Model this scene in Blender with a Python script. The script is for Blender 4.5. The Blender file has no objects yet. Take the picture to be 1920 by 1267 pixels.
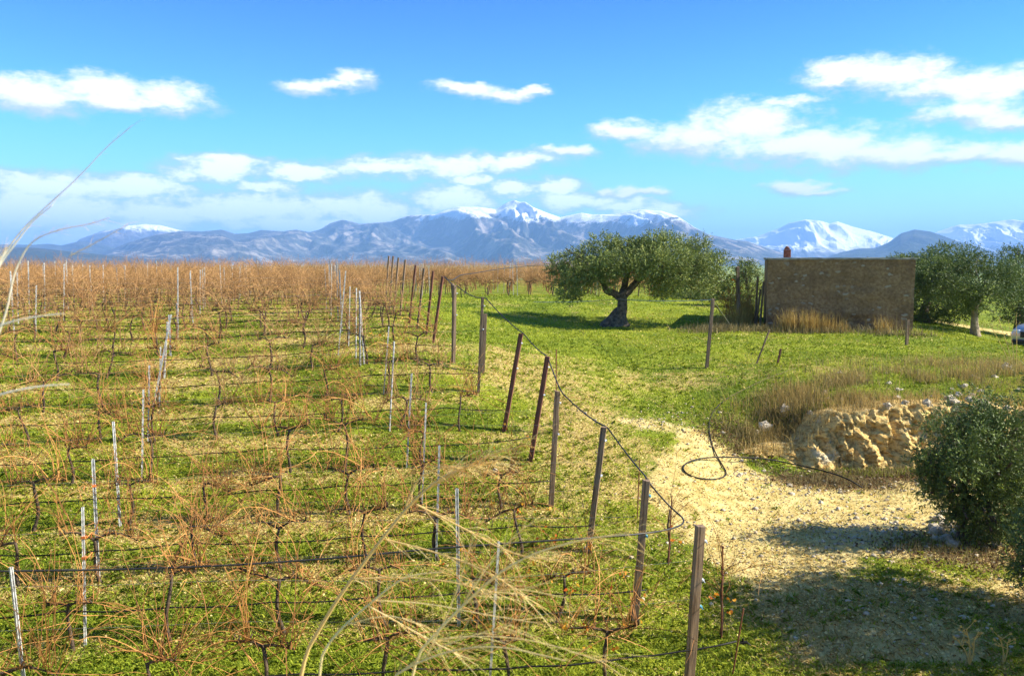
import bpy, math, random
import numpy as np
from mathutils import Vector, Matrix, noise as mn
R = math.radians
sc = bpy.context.scene
C = sc.collection
random.seed(7)
rng = np.random.default_rng(7)

# ------------------------------------------------------------------ camera
F = 1550.0; CX = 960.0; CY = 633.5; HZ = 490.0; EYE = 4.7
PITCH = math.atan((CY-HZ)/F)
cam_d = bpy.data.cameras.new('camera'); cam = bpy.data.objects.new('camera', cam_d); C.objects.link(cam)
cam.location = (0, 0, EYE); cam.rotation_euler = (math.pi/2-PITCH, 0, 0)
cam_d.sensor_width = 36; cam_d.lens = 36*F/1920
cam_d.clip_start = .05; cam_d.clip_end = 90000
cam_d.dof.use_dof = True; cam_d.dof.focus_distance = 18; cam_d.dof.aperture_fstop = 9
sc.camera = cam
sc.render.resolution_x = 1024; sc.render.resolution_y = 675

def ray(px, py):
    a = (px-CX)/F; b = (CY-py)/F
    return (a, math.cos(PITCH)+b*math.sin(PITCH), -math.sin(PITCH)+b*math.cos(PITCH))
def at(px, py, d):
    r = ray(px, py); k = d/r[1]
    return Vector((r[0]*k, d, EYE+r[2]*k))

# ------------------------------------------------------------------ light
SUN_EL = R(36); SUN_AZ = R(92)           # azimuth clockwise from +Y (view direction)
sdir = Vector((math.cos(SUN_EL)*math.sin(SUN_AZ), math.cos(SUN_EL)*math.cos(SUN_AZ), math.sin(SUN_EL)))
sl = bpy.data.lights.new('sun', 'SUN'); sl.energy = 5.0; sl.angle = R(.5); sl.color = (1, .93, .80)
so = bpy.data.objects.new('sun', sl); C.objects.link(so)
so.rotation_euler = sdir.to_track_quat('Z', 'Y').to_euler(); so.location = (0, 0, 60)
sc.view_settings.view_transform = 'Standard'; sc.view_settings.look = 'None'
sc.view_settings.gamma = 1; sc.view_settings.exposure = 1.25

class NT:
    """tiny node-tree writer"""
    def __init__(s, tree): s.t = tree; s.n = tree.nodes; s.l = tree.links
    def node(s, kind, **kw):
        nd = s.n.new(kind)
        for k, v in kw.items(): setattr(nd, k, v)
        return nd
    def put(s, sock, v):
        if v is None: return
        if hasattr(v, 'is_linked') or isinstance(v, bpy.types.NodeSocket): s.l.new(v, sock)
        else:
            if isinstance(v, (tuple, list)) and len(v) == 3 and sock.type == 'RGBA': v = (*v, 1)
            sock.default_value = v
    def math(s, op, a, b=None, c=None, clamp=False):
        nd = s.node('ShaderNodeMath', operation=op); nd.use_clamp = clamp
        for i, v in enumerate((a, b, c)): s.put(nd.inputs[i], v)
        return nd.outputs[0]
    def vec(s, op, a, b=None):
        nd = s.node('ShaderNodeVectorMath', operation=op)
        s.put(nd.inputs[0], a); s.put(nd.inputs[1], b)
        return nd.outputs['Value'] if op in ('LENGTH', 'DOT_PRODUCT') else nd.outputs['Vector']
    def mix(s, f, a, b, mode='MIX'):
        nd = s.node('ShaderNodeMix', data_type='RGBA', blend_type=mode)
        s.put(nd.inputs[0], f); s.put(nd.inputs[6], a); s.put(nd.inputs[7], b)
        return nd.outputs[2]
    def noise(s, vec, scale, detail=4, rough=.55, dist=0, col=False):
        nd = s.node('ShaderNodeTexNoise'); s.put(nd.inputs['Vector'], vec)
        nd.inputs['Scale'].default_value = scale; nd.inputs['Detail'].default_value = detail
        nd.inputs['Roughness'].default_value = rough; nd.inputs['Distortion'].default_value = dist
        return nd.outputs['Color' if col else 'Fac']
    def ramp(s, v, lo, hi, smooth=True, a=0., b=1.):
        nd = s.node('ShaderNodeMapRange'); nd.interpolation_type = 'SMOOTHSTEP' if smooth else 'LINEAR'
        s.put(nd.inputs[0], v); s.put(nd.inputs[1], lo); s.put(nd.inputs[2], hi); s.put(nd.inputs[3], a); s.put(nd.inputs[4], b)
        return nd.outputs[0]

# ------------------------------------------------------------------ sky
w = bpy.data.worlds.new('World'); sc.world = w; w.use_nodes = True
w.node_tree.nodes.clear(); T = NT(w.node_tree)
sky = T.node('ShaderNodeTexSky', sky_type='NISHITA'); sky.sun_disc = False
sky.sun_elevation = SUN_EL; sky.sun_rotation = SUN_AZ
sky.air_density = 1.0; sky.dust_density = .3; sky.ozone_density = 2.2
SKY_K = .068
tc = T.node('ShaderNodeTexCoord').outputs['Generated']
sx = T.node('ShaderNodeSeparateXYZ'); T.l.new(tc, sx.inputs[0])
az = T.math('ARCTAN2', sx.outputs[0], sx.outputs[1]); el = T.math('ARCSINE', sx.outputs[2])
cmb = T.node('ShaderNodeCombineXYZ'); T.l.new(az, cmb.inputs[0]); T.l.new(el, cmb.inputs[1])
ae = cmb.outputs[0]
warp = T.vec('MULTIPLY', T.vec('SUBTRACT', T.noise(T.vec('MULTIPLY', ae, (1, 2.2, 1)), 22, 3, .6, col=True), (.5, .5, .5)), (.05, .022, 0))
aw = T.vec('ADD', ae, warp)
def azel(px, py):
    r = Vector(ray(px, py)).normalized()
    return math.atan2(r.x, r.y), math.asin(r.z)
def ellipses(lst):
    cur = None
    for (px, py, rx, ry) in lst:
        a, e = azel(px, py)
        v = T.vec('MULTIPLY', T.vec('SUBTRACT', aw, (a, e, 0)), (F/rx*.92, F/ry, 0))
        q = T.math('SUBTRACT', 1, T.vec('LENGTH', v))
        cur = q if cur is None else T.math('MAXIMUM', cur, q)
    return cur
CL = [(60,178,130,36),(190,168,140,30),(300,182,90,36),(230,195,160,22),
      (655,150,50,22),(575,165,58,20),(615,160,60,14),
      (880,168,90,17),(950,178,76,16),(1000,172,40,12),
      (1590,135,85,30),(1680,140,120,40),(1780,160,130,30),(1870,165,90,45),(1830,212,95,32),(1900,228,60,24),(1560,152,50,14),
      (1410,232,130,50),(1320,262,170,42),(1500,278,210,46),(1650,288,190,38),(1790,294,150,26),(1900,290,80,28),(1190,246,95,24),(1140,240,50,12),
      (1470,190,60,14),(1070,284,66,15),(1040,282,30,10),(1490,354,80,17),(1545,364,50,10),
      (1130,358,30,12),(1180,360,60,14),(1225,361,40,12)]
CL2 = [(400,318,100,30),(420,302,95,16),(560,324,110,22),(720,316,140,24),(860,312,140,28),(960,302,110,20),(880,335,60,14),
       (90,352,180,34),(230,350,150,28),(60,400,260,60),(300,398,220,36),(480,392,230,44),(640,385,130,36),(700,400,130,34),(850,372,110,34),
       (960,356,60,24),(1040,350,80,22),(1080,375,110,24),(1220,398,100,22),(500,350,70,14),(300,425,70,16),(180,430,200,30),(560,420,200,26),(1170,385,90,18)]
nz = T.noise(T.vec('MULTIPLY', ae, (1, 1.6, 1)), 26, 6, .62)
nz2 = T.noise(T.vec('MULTIPLY', ae, (1, 2.6, 1)), 95, 4, .6)
nn = T.math('ADD', T.math('MULTIPLY', T.math('SUBTRACT', nz, .5), 1.0), T.math('MULTIPLY', T.math('SUBTRACT', nz2, .5), .35))
e1 = ellipses(CL); e2 = ellipses(CL2); e1t = ellipses([(a, b-.42*d, c*.95, d*.85) for a, b, c, d in CL])
m1 = T.ramp(T.math('ADD', e1, T.math('MULTIPLY', nn, 1.5)), -.08, .80)
m2 = T.math('MULTIPLY', T.ramp(T.math('ADD', e2, nn), -.18, .5), .93)
# thin cloud elsewhere on the sky dome (beside and behind the view)
aside = T.ramp(T.math('ABSOLUTE', az), .72, 1.1)
m3 = T.math('MULTIPLY', T.math('MULTIPLY', T.ramp(T.noise(T.vec('MULTIPLY', ae, (1, 2.5, 1)), 3.5, 6, .6), .55, .72), aside), .8)
m1 = T.math('MAXIMUM', m1, m3)
skyc = T.vec('MULTIPLY', sky.outputs[0], (SKY_K, SKY_K, SKY_K))
hs = T.node('ShaderNodeHueSaturation'); hs.inputs['Saturation'].default_value = 1.28; hs.inputs['Value'].default_value = 1.0
T.l.new(skyc, hs.inputs['Color'])
lowt = T.mix(T.ramp(el, .03, .15, False), (1.0, 1.58, 1.50), (.60, 1.32, 1.46))
midt = T.mix(T.ramp(el, .15, .31, False), lowt, (.26, .78, 1.44))
skyt = T.mix(1.0, hs.outputs[0], T.mix(T.ramp(el, .36, .8), midt, (.62, .66, .64)), 'MULTIPLY')
core = T.ramp(T.math('ADD', e1t, T.math('MULTIPLY', nn, .9)), -.05, .55)
c1 = T.mix(core, (.32, .37, .58), (.66, .65, .68))
c2 = T.mix(T.ramp(T.math('ADD', e2, T.math('MULTIPLY', nn, 1.6)), .15, .75), (.29, .37, .61), (.78, .80, .92))
out = T.mix(m1, T.mix(m2, skyt, c2), c1)
bg = T.node('ShaderNodeBackground'); T.l.new(out, bg.inputs[0]); bg.inputs[1].default_value = 1.0
wo = T.node('ShaderNodeOutputWorld'); T.l.new(bg.outputs[0], wo.inputs[0])

# ------------------------------------------------------------------ helpers
def tag(o, label=None, cat=None, group=None, kind=None):
    if label: o['label'] = label
    if cat: o['category'] = cat
    if group: o['group'] = group
    if kind: o['kind'] = kind
    return o
def empty(name, loc, rz=0):
    o = bpy.data.objects.new(name, None); o.empty_display_size = .2
    o.location = loc; o.rotation_euler = (0, 0, rz); C.objects.link(o); return o
def npmesh(name, V, Fc, tint=None, smooth=False):
    """V (n,3); Fc (m,k) equal sized faces"""
    V = np.asarray(V, np.float32); Fc = np.asarray(Fc, np.int32)
    me = bpy.data.meshes.new(name); n, k = Fc.shape
    me.vertices.add(len(V)); me.vertices.foreach_set('co', V.ravel())
    me.loops.add(n*k); me.loops.foreach_set('vertex_index', Fc.ravel())
    me.polygons.add(n); me.polygons.foreach_set('loop_start', np.arange(0, n*k, k, dtype=np.int32))
    me.update(calc_edges=True)
    if tint is not None:
        ca = me.color_attributes.new('tint', 'FLOAT_COLOR', 'POINT')
        tt = np.ones((len(V), 4), np.float32); tint = np.asarray(tint, np.float32)
        if tint.ndim == 1: tt[:, 0] = tt[:, 1] = tt[:, 2] = tint
        else: tt[:, :tint.shape[1]] = tint
        ca.data.foreach_set('color', tt.ravel())
    if smooth: me.polygons.foreach_set('use_smooth', np.ones(n, bool))
    me.validate()
    return me
class MB:
    def __init__(s): s.v = []; s.f = []; s.t = []
    def tube(s, pts, rad, sides=5, tint=.5, caps=True):
        pts = [Vector(p) for p in pts]; n = len(pts)
        if not hasattr(rad, '__len__'): rad = [rad]*n
        b0 = len(s.v); up = None
        for i, p in enumerate(pts):
            t = (pts[min(i+1, n-1)]-pts[max(i-1, 0)])
            if t.length < 1e-9: t = Vector((0, 0, 1))
            t.normalize()
            if up is None:
                up = t.orthogonal().normalized()
            else:
                up = (up - t*up.dot(t))
                up = up.normalized() if up.length > 1e-6 else t.orthogonal().normalized()
            sd = t.cross(up)
            for k in range(sides):
                a = 2*math.pi*k/sides
                s.v.append(tuple(p+(up*math.cos(a)+sd*math.sin(a))*rad[i])); s.t.append(tint)
        for i in range(n-1):
            for k in range(sides):
                a = b0+i*sides+k; b = b0+i*sides+(k+1) % sides
                s.f.append((a, b, b+sides, a+sides))
        if caps:
            s.f.append(tuple(b0+k for k in reversed(range(sides))))
            s.f.append(tuple(b0+(n-1)*sides+k for k in range(sides)))
    def box(s, c, size, M=None, tint=.5, taper=1.0):
        b0 = len(s.v); c = Vector(c)
        for z in (-.5, .5):
            q = taper if z > 0 else 1
            for x, y in ((-.5, -.5), (.5, -.5), (.5, .5), (-.5, .5)):
                p = Vector((x*size[0]*q, y*size[1]*q, z*size[2]))
                if M is not None: p = M @ p
                s.v.append(tuple(p+c)); s.t.append(tint)
        for f in ((3, 2, 1, 0), (4, 5, 6, 7), (0, 1, 5, 4), (1, 2, 6, 5), (2, 3, 7, 6), (3, 0, 4, 7)):
            s.f.append(tuple(b0+i for i in f))
    def mesh(s, name, mat=None, smooth=False):
        me = bpy.data.meshes.new(name); me.from_pydata(s.v, [], s.f)
        ca = me.color_attributes.new('tint', 'FLOAT_COLOR', 'POINT')
        tt = np.ones((len(s.v), 4), np.float32); tt[:, 0] = tt[:, 1] = tt[:, 2] = np.array(s.t)
        ca.data.foreach_set('color', tt.ravel())
        if smooth:
            for p in me.polygons: p.use_smooth = True
        if mat: me.materials.append(mat)
        me.update(); return me
    def build(s, name, mat, parent=None, smooth=False, bevel=0):
        return link(name, s.mesh(name, mat, smooth), parent, bevel=bevel)
def link(name, me, parent=None, mat=None, bevel=0):
    if mat: me.materials.append(mat)
    o = bpy.data.objects.new(name, me); C.objects.link(o)
    if parent is not None: o.parent = parent
    if bevel:
        m = o.modifiers.new('bevel', 'BEVEL'); m.width = bevel; m.segments = 2; m.limit_method = 'ANGLE'
    return o
def copy_tree(o, parent=None):
    c = o.copy(); C.objects.link(c)
    if parent is not None: c.parent = parent
    for ch in list(o.children): copy_tree(ch, c)
    return c

# ------------------------------------------------------------------ materials
def mat(name):
    m = bpy.data.materials.new(name); m.use_nodes = True; m.node_tree.nodes.clear()
    t = NT(m.node_tree); o = t.node('ShaderNodeOutputMaterial'); b = t.node('ShaderNodeBsdfPrincipled')
    t.l.new(b.outputs[0], o.inputs[0]); t.b = b; t.o = o
    t.pos = t.node('ShaderNodeNewGeometry').outputs['Position']
    t.obj = t.node('ShaderNodeTexCoord').outputs['Object']
    return m, t
def fin(t, col, rough=.8, bump=None, bs=.3, bd=.01, metal=0, spec=None):
    t.put(t.b.inputs['Base Color'], col); t.put(t.b.inputs['Roughness'], rough); t.b.inputs['Metallic'].default_value = metal
    if spec is not None: t.b.inputs['Specular IOR Level'].default_value = spec
    if bump is not None:
        n = t.node('ShaderNodeBump'); n.inputs['Strength'].default_value = bs; n.inputs['Distance'].default_value = bd
        t.put(n.inputs['Height'], bump); t.l.new(n.outputs[0], t.b.inputs['Normal'])
def tint(t):
    a = t.node('ShaderNodeAttribute'); a.attribute_name = 'tint'; return a
def simple(name, a, b, scale=20, rough=.8, bs=.3, bd=.01, metal=0, spec=None, usetint=False, coord='obj'):
    m, t = mat(name); v = getattr(t, coord)
    n = t.noise(v, scale, 5, .6)
    f = t.ramp(n, .3, .7)
    if usetint: f = t.math('ADD', t.math('MULTIPLY', f, .35), t.math('MULTIPLY', tint(t).outputs['Fac'], .75), clamp=True)
    fin(t, t.mix(f, a, b), rough, n, bs, bd, metal, spec); return m
def leafy(name, a, b, under=None, transl=.25, rough=.55):
    """two-sided leaf: tinted per leaf, lets some light through"""
    m, t = mat(name); f = tint(t).outputs['Fac']
    col = t.mix(f, a, b)
    if under:
        g = t.node('ShaderNodeNewGeometry'); col = t.mix(g.outputs['Backfacing'], col, under)
    fin(t, col, rough, spec=.15)
    tr = t.node('ShaderNodeBsdfTranslucent'); t.put(tr.inputs[0], col)
    mx = t.node('ShaderNodeMixShader'); mx.inputs[0].default_value = transl
    t.l.new(t.b.outputs[0], mx.inputs[1]); t.l.new(tr.outputs[0], mx.inputs[2]); t.l.new(mx.outputs[0], t.o.inputs[0])
    return m
M = {}
M['cane'] = simple('cane', (.14, .05, .018), (.62, .30, .085), 6, .7, usetint=True, spec=.25)
M['cane_red'] = simple('cane_red', (.20, .09, .03), (.57, .32, .125), 6, .7, usetint=True, spec=.25)
M['bark'] = simple('bark', (.035, .022, .014), (.13, .085, .05), 25, .9, .6, .02)
M['olive_bark'] = simple('olive_bark', (.045, .034, .024), (.22, .17, .12), 9, .95, .9, .06)
M['pale_bark'] = simple('pale_bark', (.20, .15, .095), (.38, .30, .20), 9, .95, .7, .04)
M['hose'] = simple('hose', (.008, .008, .008), (.018, .017, .016), 8, .6, .1, spec=.25)
M['pipe'] = simple('pipe', (.018, .018, .02), (.04, .038, .034), 8, .5, .1, spec=.35)
M['wire'] = simple('wire', (.25, .25, .25), (.45, .44, .42), 30, .4, metal=.8)
M['olive'] = leafy('olive', (.045, .075, .012), (.42, .46, .11), (.20, .24, .08), .1)
M['olive_dark'] = leafy('olive_dark', (.04, .068, .012), (.28, .36, .08), (.12, .16, .06), .1)
M['grass'] = leafy('grass', (.13, .21, .012), (.48, .50, .045), None, .3, .6)
M['straw'] = leafy('straw', (.36, .23, .06), (.78, .60, .22), None, .25, .7)
M['litter'] = leafy('litter', (.22, .11, .03), (.88, .72, .30), None, .15, .8)
M['brown_leaf'] = leafy('brown_leaf', (.07, .035, .018), (.30, .17, .08), None, .1, .9)
M['autumn_leaf'] = leafy('autumn_leaf', (.6, .12, .02), (.85, .48, .05), None, .35)
M['dry_olive'] = leafy('dry_olive', (.14, .12, .045), (.42, .33, .15), None, .2, .8)
M['pale_stem'] = leafy('pale_stem', (.80, .70, .52), (.95, .90, .78), None, .25, .8)
M['plume'] = leafy('plume', (.86, .56, .18), (1.0, .84, .42), None, .25, .8)
m, t = mat('steel')
n = t.noise(t.obj, 18, 4)
fin(t, t.mix(t.ramp(n, .4, .65), (.66, .66, .63), (.36, .34, .31)), .5, n, .1, metal=.15); M['steel'] = m
m, t = mat('wood')
n = t.noise(t.vec('MULTIPLY', t.obj, (34, 34, 2.2)), 1, 6, .65); n2 = t.noise(t.obj, 3, 3)
oi = t.node('ShaderNodeObjectInfo').outputs['Random']
cc = t.mix(t.ramp(n, .32, .68), (.10, .055, .03), (.40, .26, .15))
cc = t.mix(t.math('MULTIPLY', t.ramp(n2, .45, .7), .5), cc, (.20, .17, .14))
fin(t, cc, .85, n, .7, .01); M['wood'] = m
m, t = mat('wood_grey')
n = t.noise(t.vec('MULTIPLY', t.obj, (30, 30, 2.2)), 1, 6, .65)
fin(t, t.mix(t.ramp(n, .3, .7), (.08, .052, .032), (.27, .19, .12)), .9, n, .7, .01); M['wood_grey'] = m
m, t = mat('wood_red')
n = t.noise(t.vec('MULTIPLY', t.obj, (30, 30, 2.2)), 1, 6, .65)
fin(t, t.mix(t.ramp(n, .3, .7), (.07, .022, .013), (.26, .10, .055)), .8, n, .6, .01); M['wood_red'] = m
M['rust'] = simple('rust', (.09, .03, .015), (.30, .11, .045), 30, .9, .5)
M['plastic_white'] = simple('plastic_white', (.6, .66, .7), (.8, .8, .8), 10, .4, 0)
M['plastic_blue'] = simple('plastic_blue', (.10, .35, .45), (.2, .5, .6), 10, .4, 0)
M['tie_orange'] = simple('tie_orange', (.65, .14, .03), (.8, .25, .06), 10, .6, 0)
M['chimney'] = simple('chimney', (.16, .05, .028), (.30, .11, .06), 9, .85, .4)
m, t = mat('rock')
n = t.noise(t.pos, 5, 6, .65); n2 = t.noise(t.pos, 35, 4, .6)
cc = t.mix(t.ramp(n, .35, .65), (.36, .29, .19), (.66, .57, .41)); cc = t.mix(t.math('MULTIPLY', t.ramp(n2, .55, .7), .6), cc, (.22, .18, .13))
fin(t, cc, .9, n2, .6, .02); M['rock'] = m
m, t = mat('rock_white')
n2 = t.noise(t.pos, 25, 5, .6)
fin(t, t.mix(t.ramp(n2, .3, .65), (.46, .36, .22), (.84, .74, .56)), .85, n2, .5, .02); M['rock_white'] = m

# ------------------------------------------------------------------ terrain height
ROWD = 1.7; SL = .155
BX = [1292, 1190, 1103, 1033, 995, 945, 897, 850, 812]
BY = [1292, 1176, 1030, 952, 862, 812, 738, 682, 642]
D0 = 9.1; BX2 = [799, 782, 767, 750, 738, 730, 723]
def row_origin(k):
    d = D0+ROWD*k
    if k < 9: return Vector((at(BX[k], BY[k], d).x, d, 0))
    if k < 16: return Vector((at(BX2[k-9], 600, d).x, d, 0))
    return Vector((-5.3-.16*(d-34.6), d, 0))
ctrl = []
def cp(px, py, d):
    p = at(px, py, d); ctrl.append((p.x, p.y, p.z))
prof = [(7, -.02), (9.1, 0), (10.8, 0), (12.5, .32), (14.2, .52), (15.9, .85), (17.6, 1.15), (19.3, 1.65), (21, 2.05), (22.7, 2.38), (26, 2.66), (31, 2.78), (40, 2.8), (60, 2.8), (90, 2.8)]
for k in range(9): cp(BX[k], BY[k], D0+ROWD*k)
for x in (-24, -14, -6): ctrl += [(x, d+SL*(x+2)*.5, z) for d, z in prof[1:]]
for d, z in ((26, 2.62), (31, 2.75), (36, 2.8), (41, 2.8), (60, 2.8)): ctrl.append((-3.2-.3*(d-26)*.7, d, z))
for a in [(1325,690,24),(1150,612,33),(1430,612,32.5),(1700,622,30.7),(1830,626,37),(1905,655,36),(1350,800,18.8),(1350,900,16),
          (1350,1050,12.8),(1400,750,20.5),(1500,690,23),(1600,740,19.5),(1750,740,19.3),(1880,700,21),(1500,650,27),(1750,660,27),
          (1100,700,22.5),(1150,780,18.8),(1250,620,32),(1040,565,40),(1300,568,41),(1220,640,28),(1000,640,27),(1250,900,15.5),(1250,780,19.4),(1560,600,38),(1750,600,42)]:
    cp(*a)
ctrl += [(5, 9, 0), (3, 9, 0), (4.5, 12, .05), (5, 14.5, .12), (6, 6, 0), (12, 6, 0), (26, 30, 1.2), (26, 20, 1.7), (12, 60, 2.7), (26, 60, 2.4), (26, 90, 2.6), (-2, 90, 2.8), (2.5, 7, 0), (-4, 7, 0), (-12, 7, -.05), (11, 50, 2.5)]
ctrl = np.array(ctrl)
def tps_k(r2): return .5*r2*np.log(r2+1e-9)
_n = len(ctrl); _A = np.zeros((_n+3, _n+3))
_r2 = ((ctrl[:, None, :2]-ctrl[None, :, :2])**2).sum(-1)
_A[:_n, :_n] = tps_k(_r2)+np.eye(_n)*.6; _A[:_n, _n] = 1; _A[:_n, _n+1:] = ctrl[:, :2]; _A[_n, :_n] = 1; _A[_n+1:, :_n] = ctrl[:, :2].T
_w = np.linalg.solve(_A, np.concatenate([ctrl[:, 2], [0, 0, 0]]))
def sstep(a, b, x):
    q = np.clip((x-a)/(b-a), 0, 1); return q*q*(3-2*q)
QUARRY = np.array([(4.9, 2), (4.9, 12), (5.0, 14.5), (5.5, 16.8), (6.5, 18.15), (9.3, 18.25), (11, 17.5), (14, 16), (26, 14.5), (26, 2)])
def poly_sd(P, poly):
    """signed distance, positive inside"""
    x, y = P[:, 0], P[:, 1]; best = np.full(len(P), 1e9); ins = np.zeros(len(P), bool)
    for i in range(len(poly)):
        a = poly[i]; b = poly[(i+1) % len(poly)]; e = b-a
        t_ = np.clip(((x-a[0])*e[0]+(y-a[1])*e[1])/(e@e), 0, 1)
        best = np.minimum(best, np.hypot(x-a[0]-t_*e[0], y-a[1]-t_*e[1]))
        c = ((a[1] > y) != (b[1] > y)) & (x < (b[0]-a[0])*(y-a[1])/((b[1]-a[1]) or 1e-9)+a[0]); ins ^= c
    return np.where(ins, best, -best)
def vnoise(x, y, s, seed=0):
    """cheap value noise, vectorised"""
    x = x/s+seed*17.3; y = y/s+seed*9.1
    xi = np.floor(x).astype(np.int64); yi = np.floor(y).astype(np.int64); fx = x-xi; fy = y-yi
    fx = fx*fx*(3-2*fx); fy = fy*fy*(3-2*fy)
    def h(a, b):
        v = (a*374761393+b*668265263+seed*1442695) & 0xffffffff
        v = ((v ^ (v >> 13))*1274126177) & 0xffffffff
        return ((v ^ (v >> 16)) & 0xffff)/65535.0
    return (h(xi, yi)*(1-fx)+h(xi+1, yi)*fx)*(1-fy)+(h(xi, yi+1)*(1-fx)+h(xi+1, yi+1)*fx)*fy-.5
def hgt(x, y, detail=True):
    x = np.atleast_1d(np.asarray(x, float)); y = np.atleast_1d(np.asarray(y, float)); sh = x.shape
    X = x.ravel(); Y = y.ravel()
    xc = np.clip(X, -24, 26); yc = np.clip(Y, 7, 90)
    P = np.stack([xc, yc], 1); z = np.empty(len(X))
    for i in range(0, len(X), 20000):
        q = P[i:i+20000]; r2 = ((q[:, None, :]-ctrl[None, :, :2])**2).sum(-1)
        z[i:i+20000] = tps_k(r2)@_w[:_n]+_w[_n]+q@_w[_n+1:]
    z = np.clip(z, -.3, 3.0)
    sd = poly_sd(np.stack([X, Y], 1), QUARRY)
    fl = .02+.05*vnoise(X, Y, 2.5, 3)+.03*np.clip(Y-12, 0, 9)
    wl = 1.3*(1-sstep(5.6, 7.3, X)); q = sstep(-.80-wl, -.35+wl*.6, sd)*np.where(Y < 13.5, sstep(-1.5, 1.5, sd), 1)
    z = z*(1-q)+np.minimum(z, fl)*q
    # right-hand earth bank under the bushes
    z += 1.0*sstep(7.6, 10.5, X)*sstep(4, 7, Y)*(1-sstep(13.5, 16.5, Y))*.8
    # far away: gentle fall to the plain
    far = np.hypot(X, Y)
    z = z*(1-sstep(80, 260, far))+(-34)*sstep(80, 420, far)+2.8*0
    # bank the photographer stands on
    b = 1-sstep(1.7, 6.6, Y+.08*np.abs(X)); z = z*(1-b)+3.1*b
    if detail:
        nr = (far < 90)
        z = z+nr*(.09*vnoise(X, Y, 2.2, 1)+.05*vnoise(X, Y, .7, 2)+.035*vnoise(X, Y, .28, 4))
    return z.reshape(sh)
def gz(x, y): return float(hgt(x, y)[0])
def ground_at(px, py, lo=6, hi=70):
    """where the view ray meets the terrain"""
    prev = None
    for d in np.arange(lo, hi, .1):
        p = at(px, py, d); g = gz(p.x, p.y)
        if p.z <= g: return Vector((p.x, p.y, g))
    p = at(px, py, hi); return Vector((p.x, p.y, gz(p.x, p.y)))

# masks used by the ground material and by the scatter: r = bare sandy track, g = straw litter, b = gravel / rubble
TRACK = np.array([(1.9, 14.2), (3.1, 17.6), (3.5, 19.0), (4.5, 19.2), (5.1, 18.2), (5.6, 17.2), (6.6, 17.6), (9.2, 17.8), (9.6, 13.2), (7.0, 12.2), (4.6, 11.9), (3.3, 11.6), (2.6, 12.6)])
def masks(X, Y):
    P = np.stack([X, Y], 1)
    sd = poly_sd(P, TRACK)+1.3*vnoise(X, Y, 1.3, 5)+.6*vnoise(X, Y, .5, 6)
    sand = sstep(-.3, .9, sd)
    bot = 1-sstep(8.6, 10.2, Y+1.2*vnoise(X, Y, 1.1, 8)); sand = sand*(1-bot*.85)
    # straw strips under the rows
    ph = ((Y-SL*X)-(D0-SL*row_origin(0).x))/ROWD
    rowf = np.abs(ph-np.round(ph))
    xend = row_origin(0).x-.3*(Y-D0)
    inv = sstep(.6, -.3, X-xend)
    strip = (1-sstep(.10, .36, rowf+.22*vnoise(X, Y, .8, 9)))*inv
    lit = np.clip(.26+.6*vnoise(X, Y, 1.9, 11)+.45*vnoise(X, Y, .6, 12)+.50*strip, 0, 1)
    edge = np.exp(-((X-xend-2.2)/1.8)**2)*(Y < 24)*(Y > 10.5); lit = np.clip(lit+.42*edge, 0, 1)
    mead = sstep(22, 25, Y)*sstep(-.5, 1.5, X-xend); lit = lit*(1-.10*mead)
    lowr = sstep(2.4, 4.2, X)*(1-sstep(11.6, 12.8, Y+.8*vnoise(X, Y, 1, 31))); lit = np.clip(lit+.85*lowr*(.62+1.0*vnoise(X, Y, 1.4, 32)), 0, 1)
    mid_ = np.exp(-((X-2.6)/2.6)**2-((Y-22)/3)**2)*.35; lit = np.clip(lit+mid_, 0, 1)
    sand = np.maximum(sand, lowr*(Y > 9.4)*np.clip(.62+.9*vnoise(X, Y, 1.1, 51), 0, .85))
    grav = np.exp(-((X-6.6)/1.8)**2-((Y-13.8)/1.2)**2)+np.exp(-((X-8.2)/1.4)**2-((Y-17)/1.0)**2)*.8+np.exp(-((X-5.9)/1.2)**2-((Y-16.7)/.8)**2)*.5
    grav = grav*.45
    # far lane beside the hut and stony patches
    lane = np.exp(-((Y-(43.5-.34*(X-14)))/.9)**2)*sstep(13, 15, X)
    sand = np.maximum(sand, lane)
    patch = np.exp(-((X-3.2)/1.2)**2-((Y-18.6)/.5)**2)*.8
    sand = np.maximum(sand, patch)
    return sand, lit, np.clip(grav, 0, 1)

# ------------------------------------------------------------------ ground sheet
def axis(lo, hi, step, far, g=1.18):
    a = list(np.arange(lo, hi+1e-6, step)); s = step
    while a[-1] < far: s *= g; a.append(a[-1]+s)
    s = step; b = [lo]
    while b[-1] > -far: s *= g; b.append(b[-1]-s)
    return np.array(b[:0:-1]+a)
gx = axis(-13, 13, .13, 36000); gy = axis(5, 38, .13, 36000)
GX, GY = np.meshgrid(gx, gy); X = GX.ravel(); Y = GY.ravel(); Z = hgt(X, Y)
nx, ny = len(gx), len(gy)
ii = np.arange(nx*ny).reshape(ny, nx)
Fq = np.stack([ii[:-1, :-1], ii[:-1, 1:], ii[1:, 1:], ii[1:, :-1]], -1).reshape(-1, 4)
sa, li, gr = masks(X, Y)
me = npmesh('ground', np.stack([X, Y, Z], 1), Fq, np.stack([sa, li, gr], 1), True)
m, t = mat('ground')
a = tint(t); sp = t.node('ShaderNodeSeparateColor'); t.l.new(a.outputs['Color'], sp.inputs[0])
big = t.noise(t.pos, .5, 5, .6); mid = t.noise(t.pos, 3.2, 5, .62); fine = t.noise(t.pos, 22, 4, .65); vf = t.noise(t.pos, 70, 3, .6)
green = t.mix(t.ramp(big, .35, .65), (.14, .20, .010), (.32, .37, .024))
green = t.mix(t.math('MULTIPLY', t.ramp(fine, .35, .7), .6), green, (.045, .07, .014))
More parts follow.
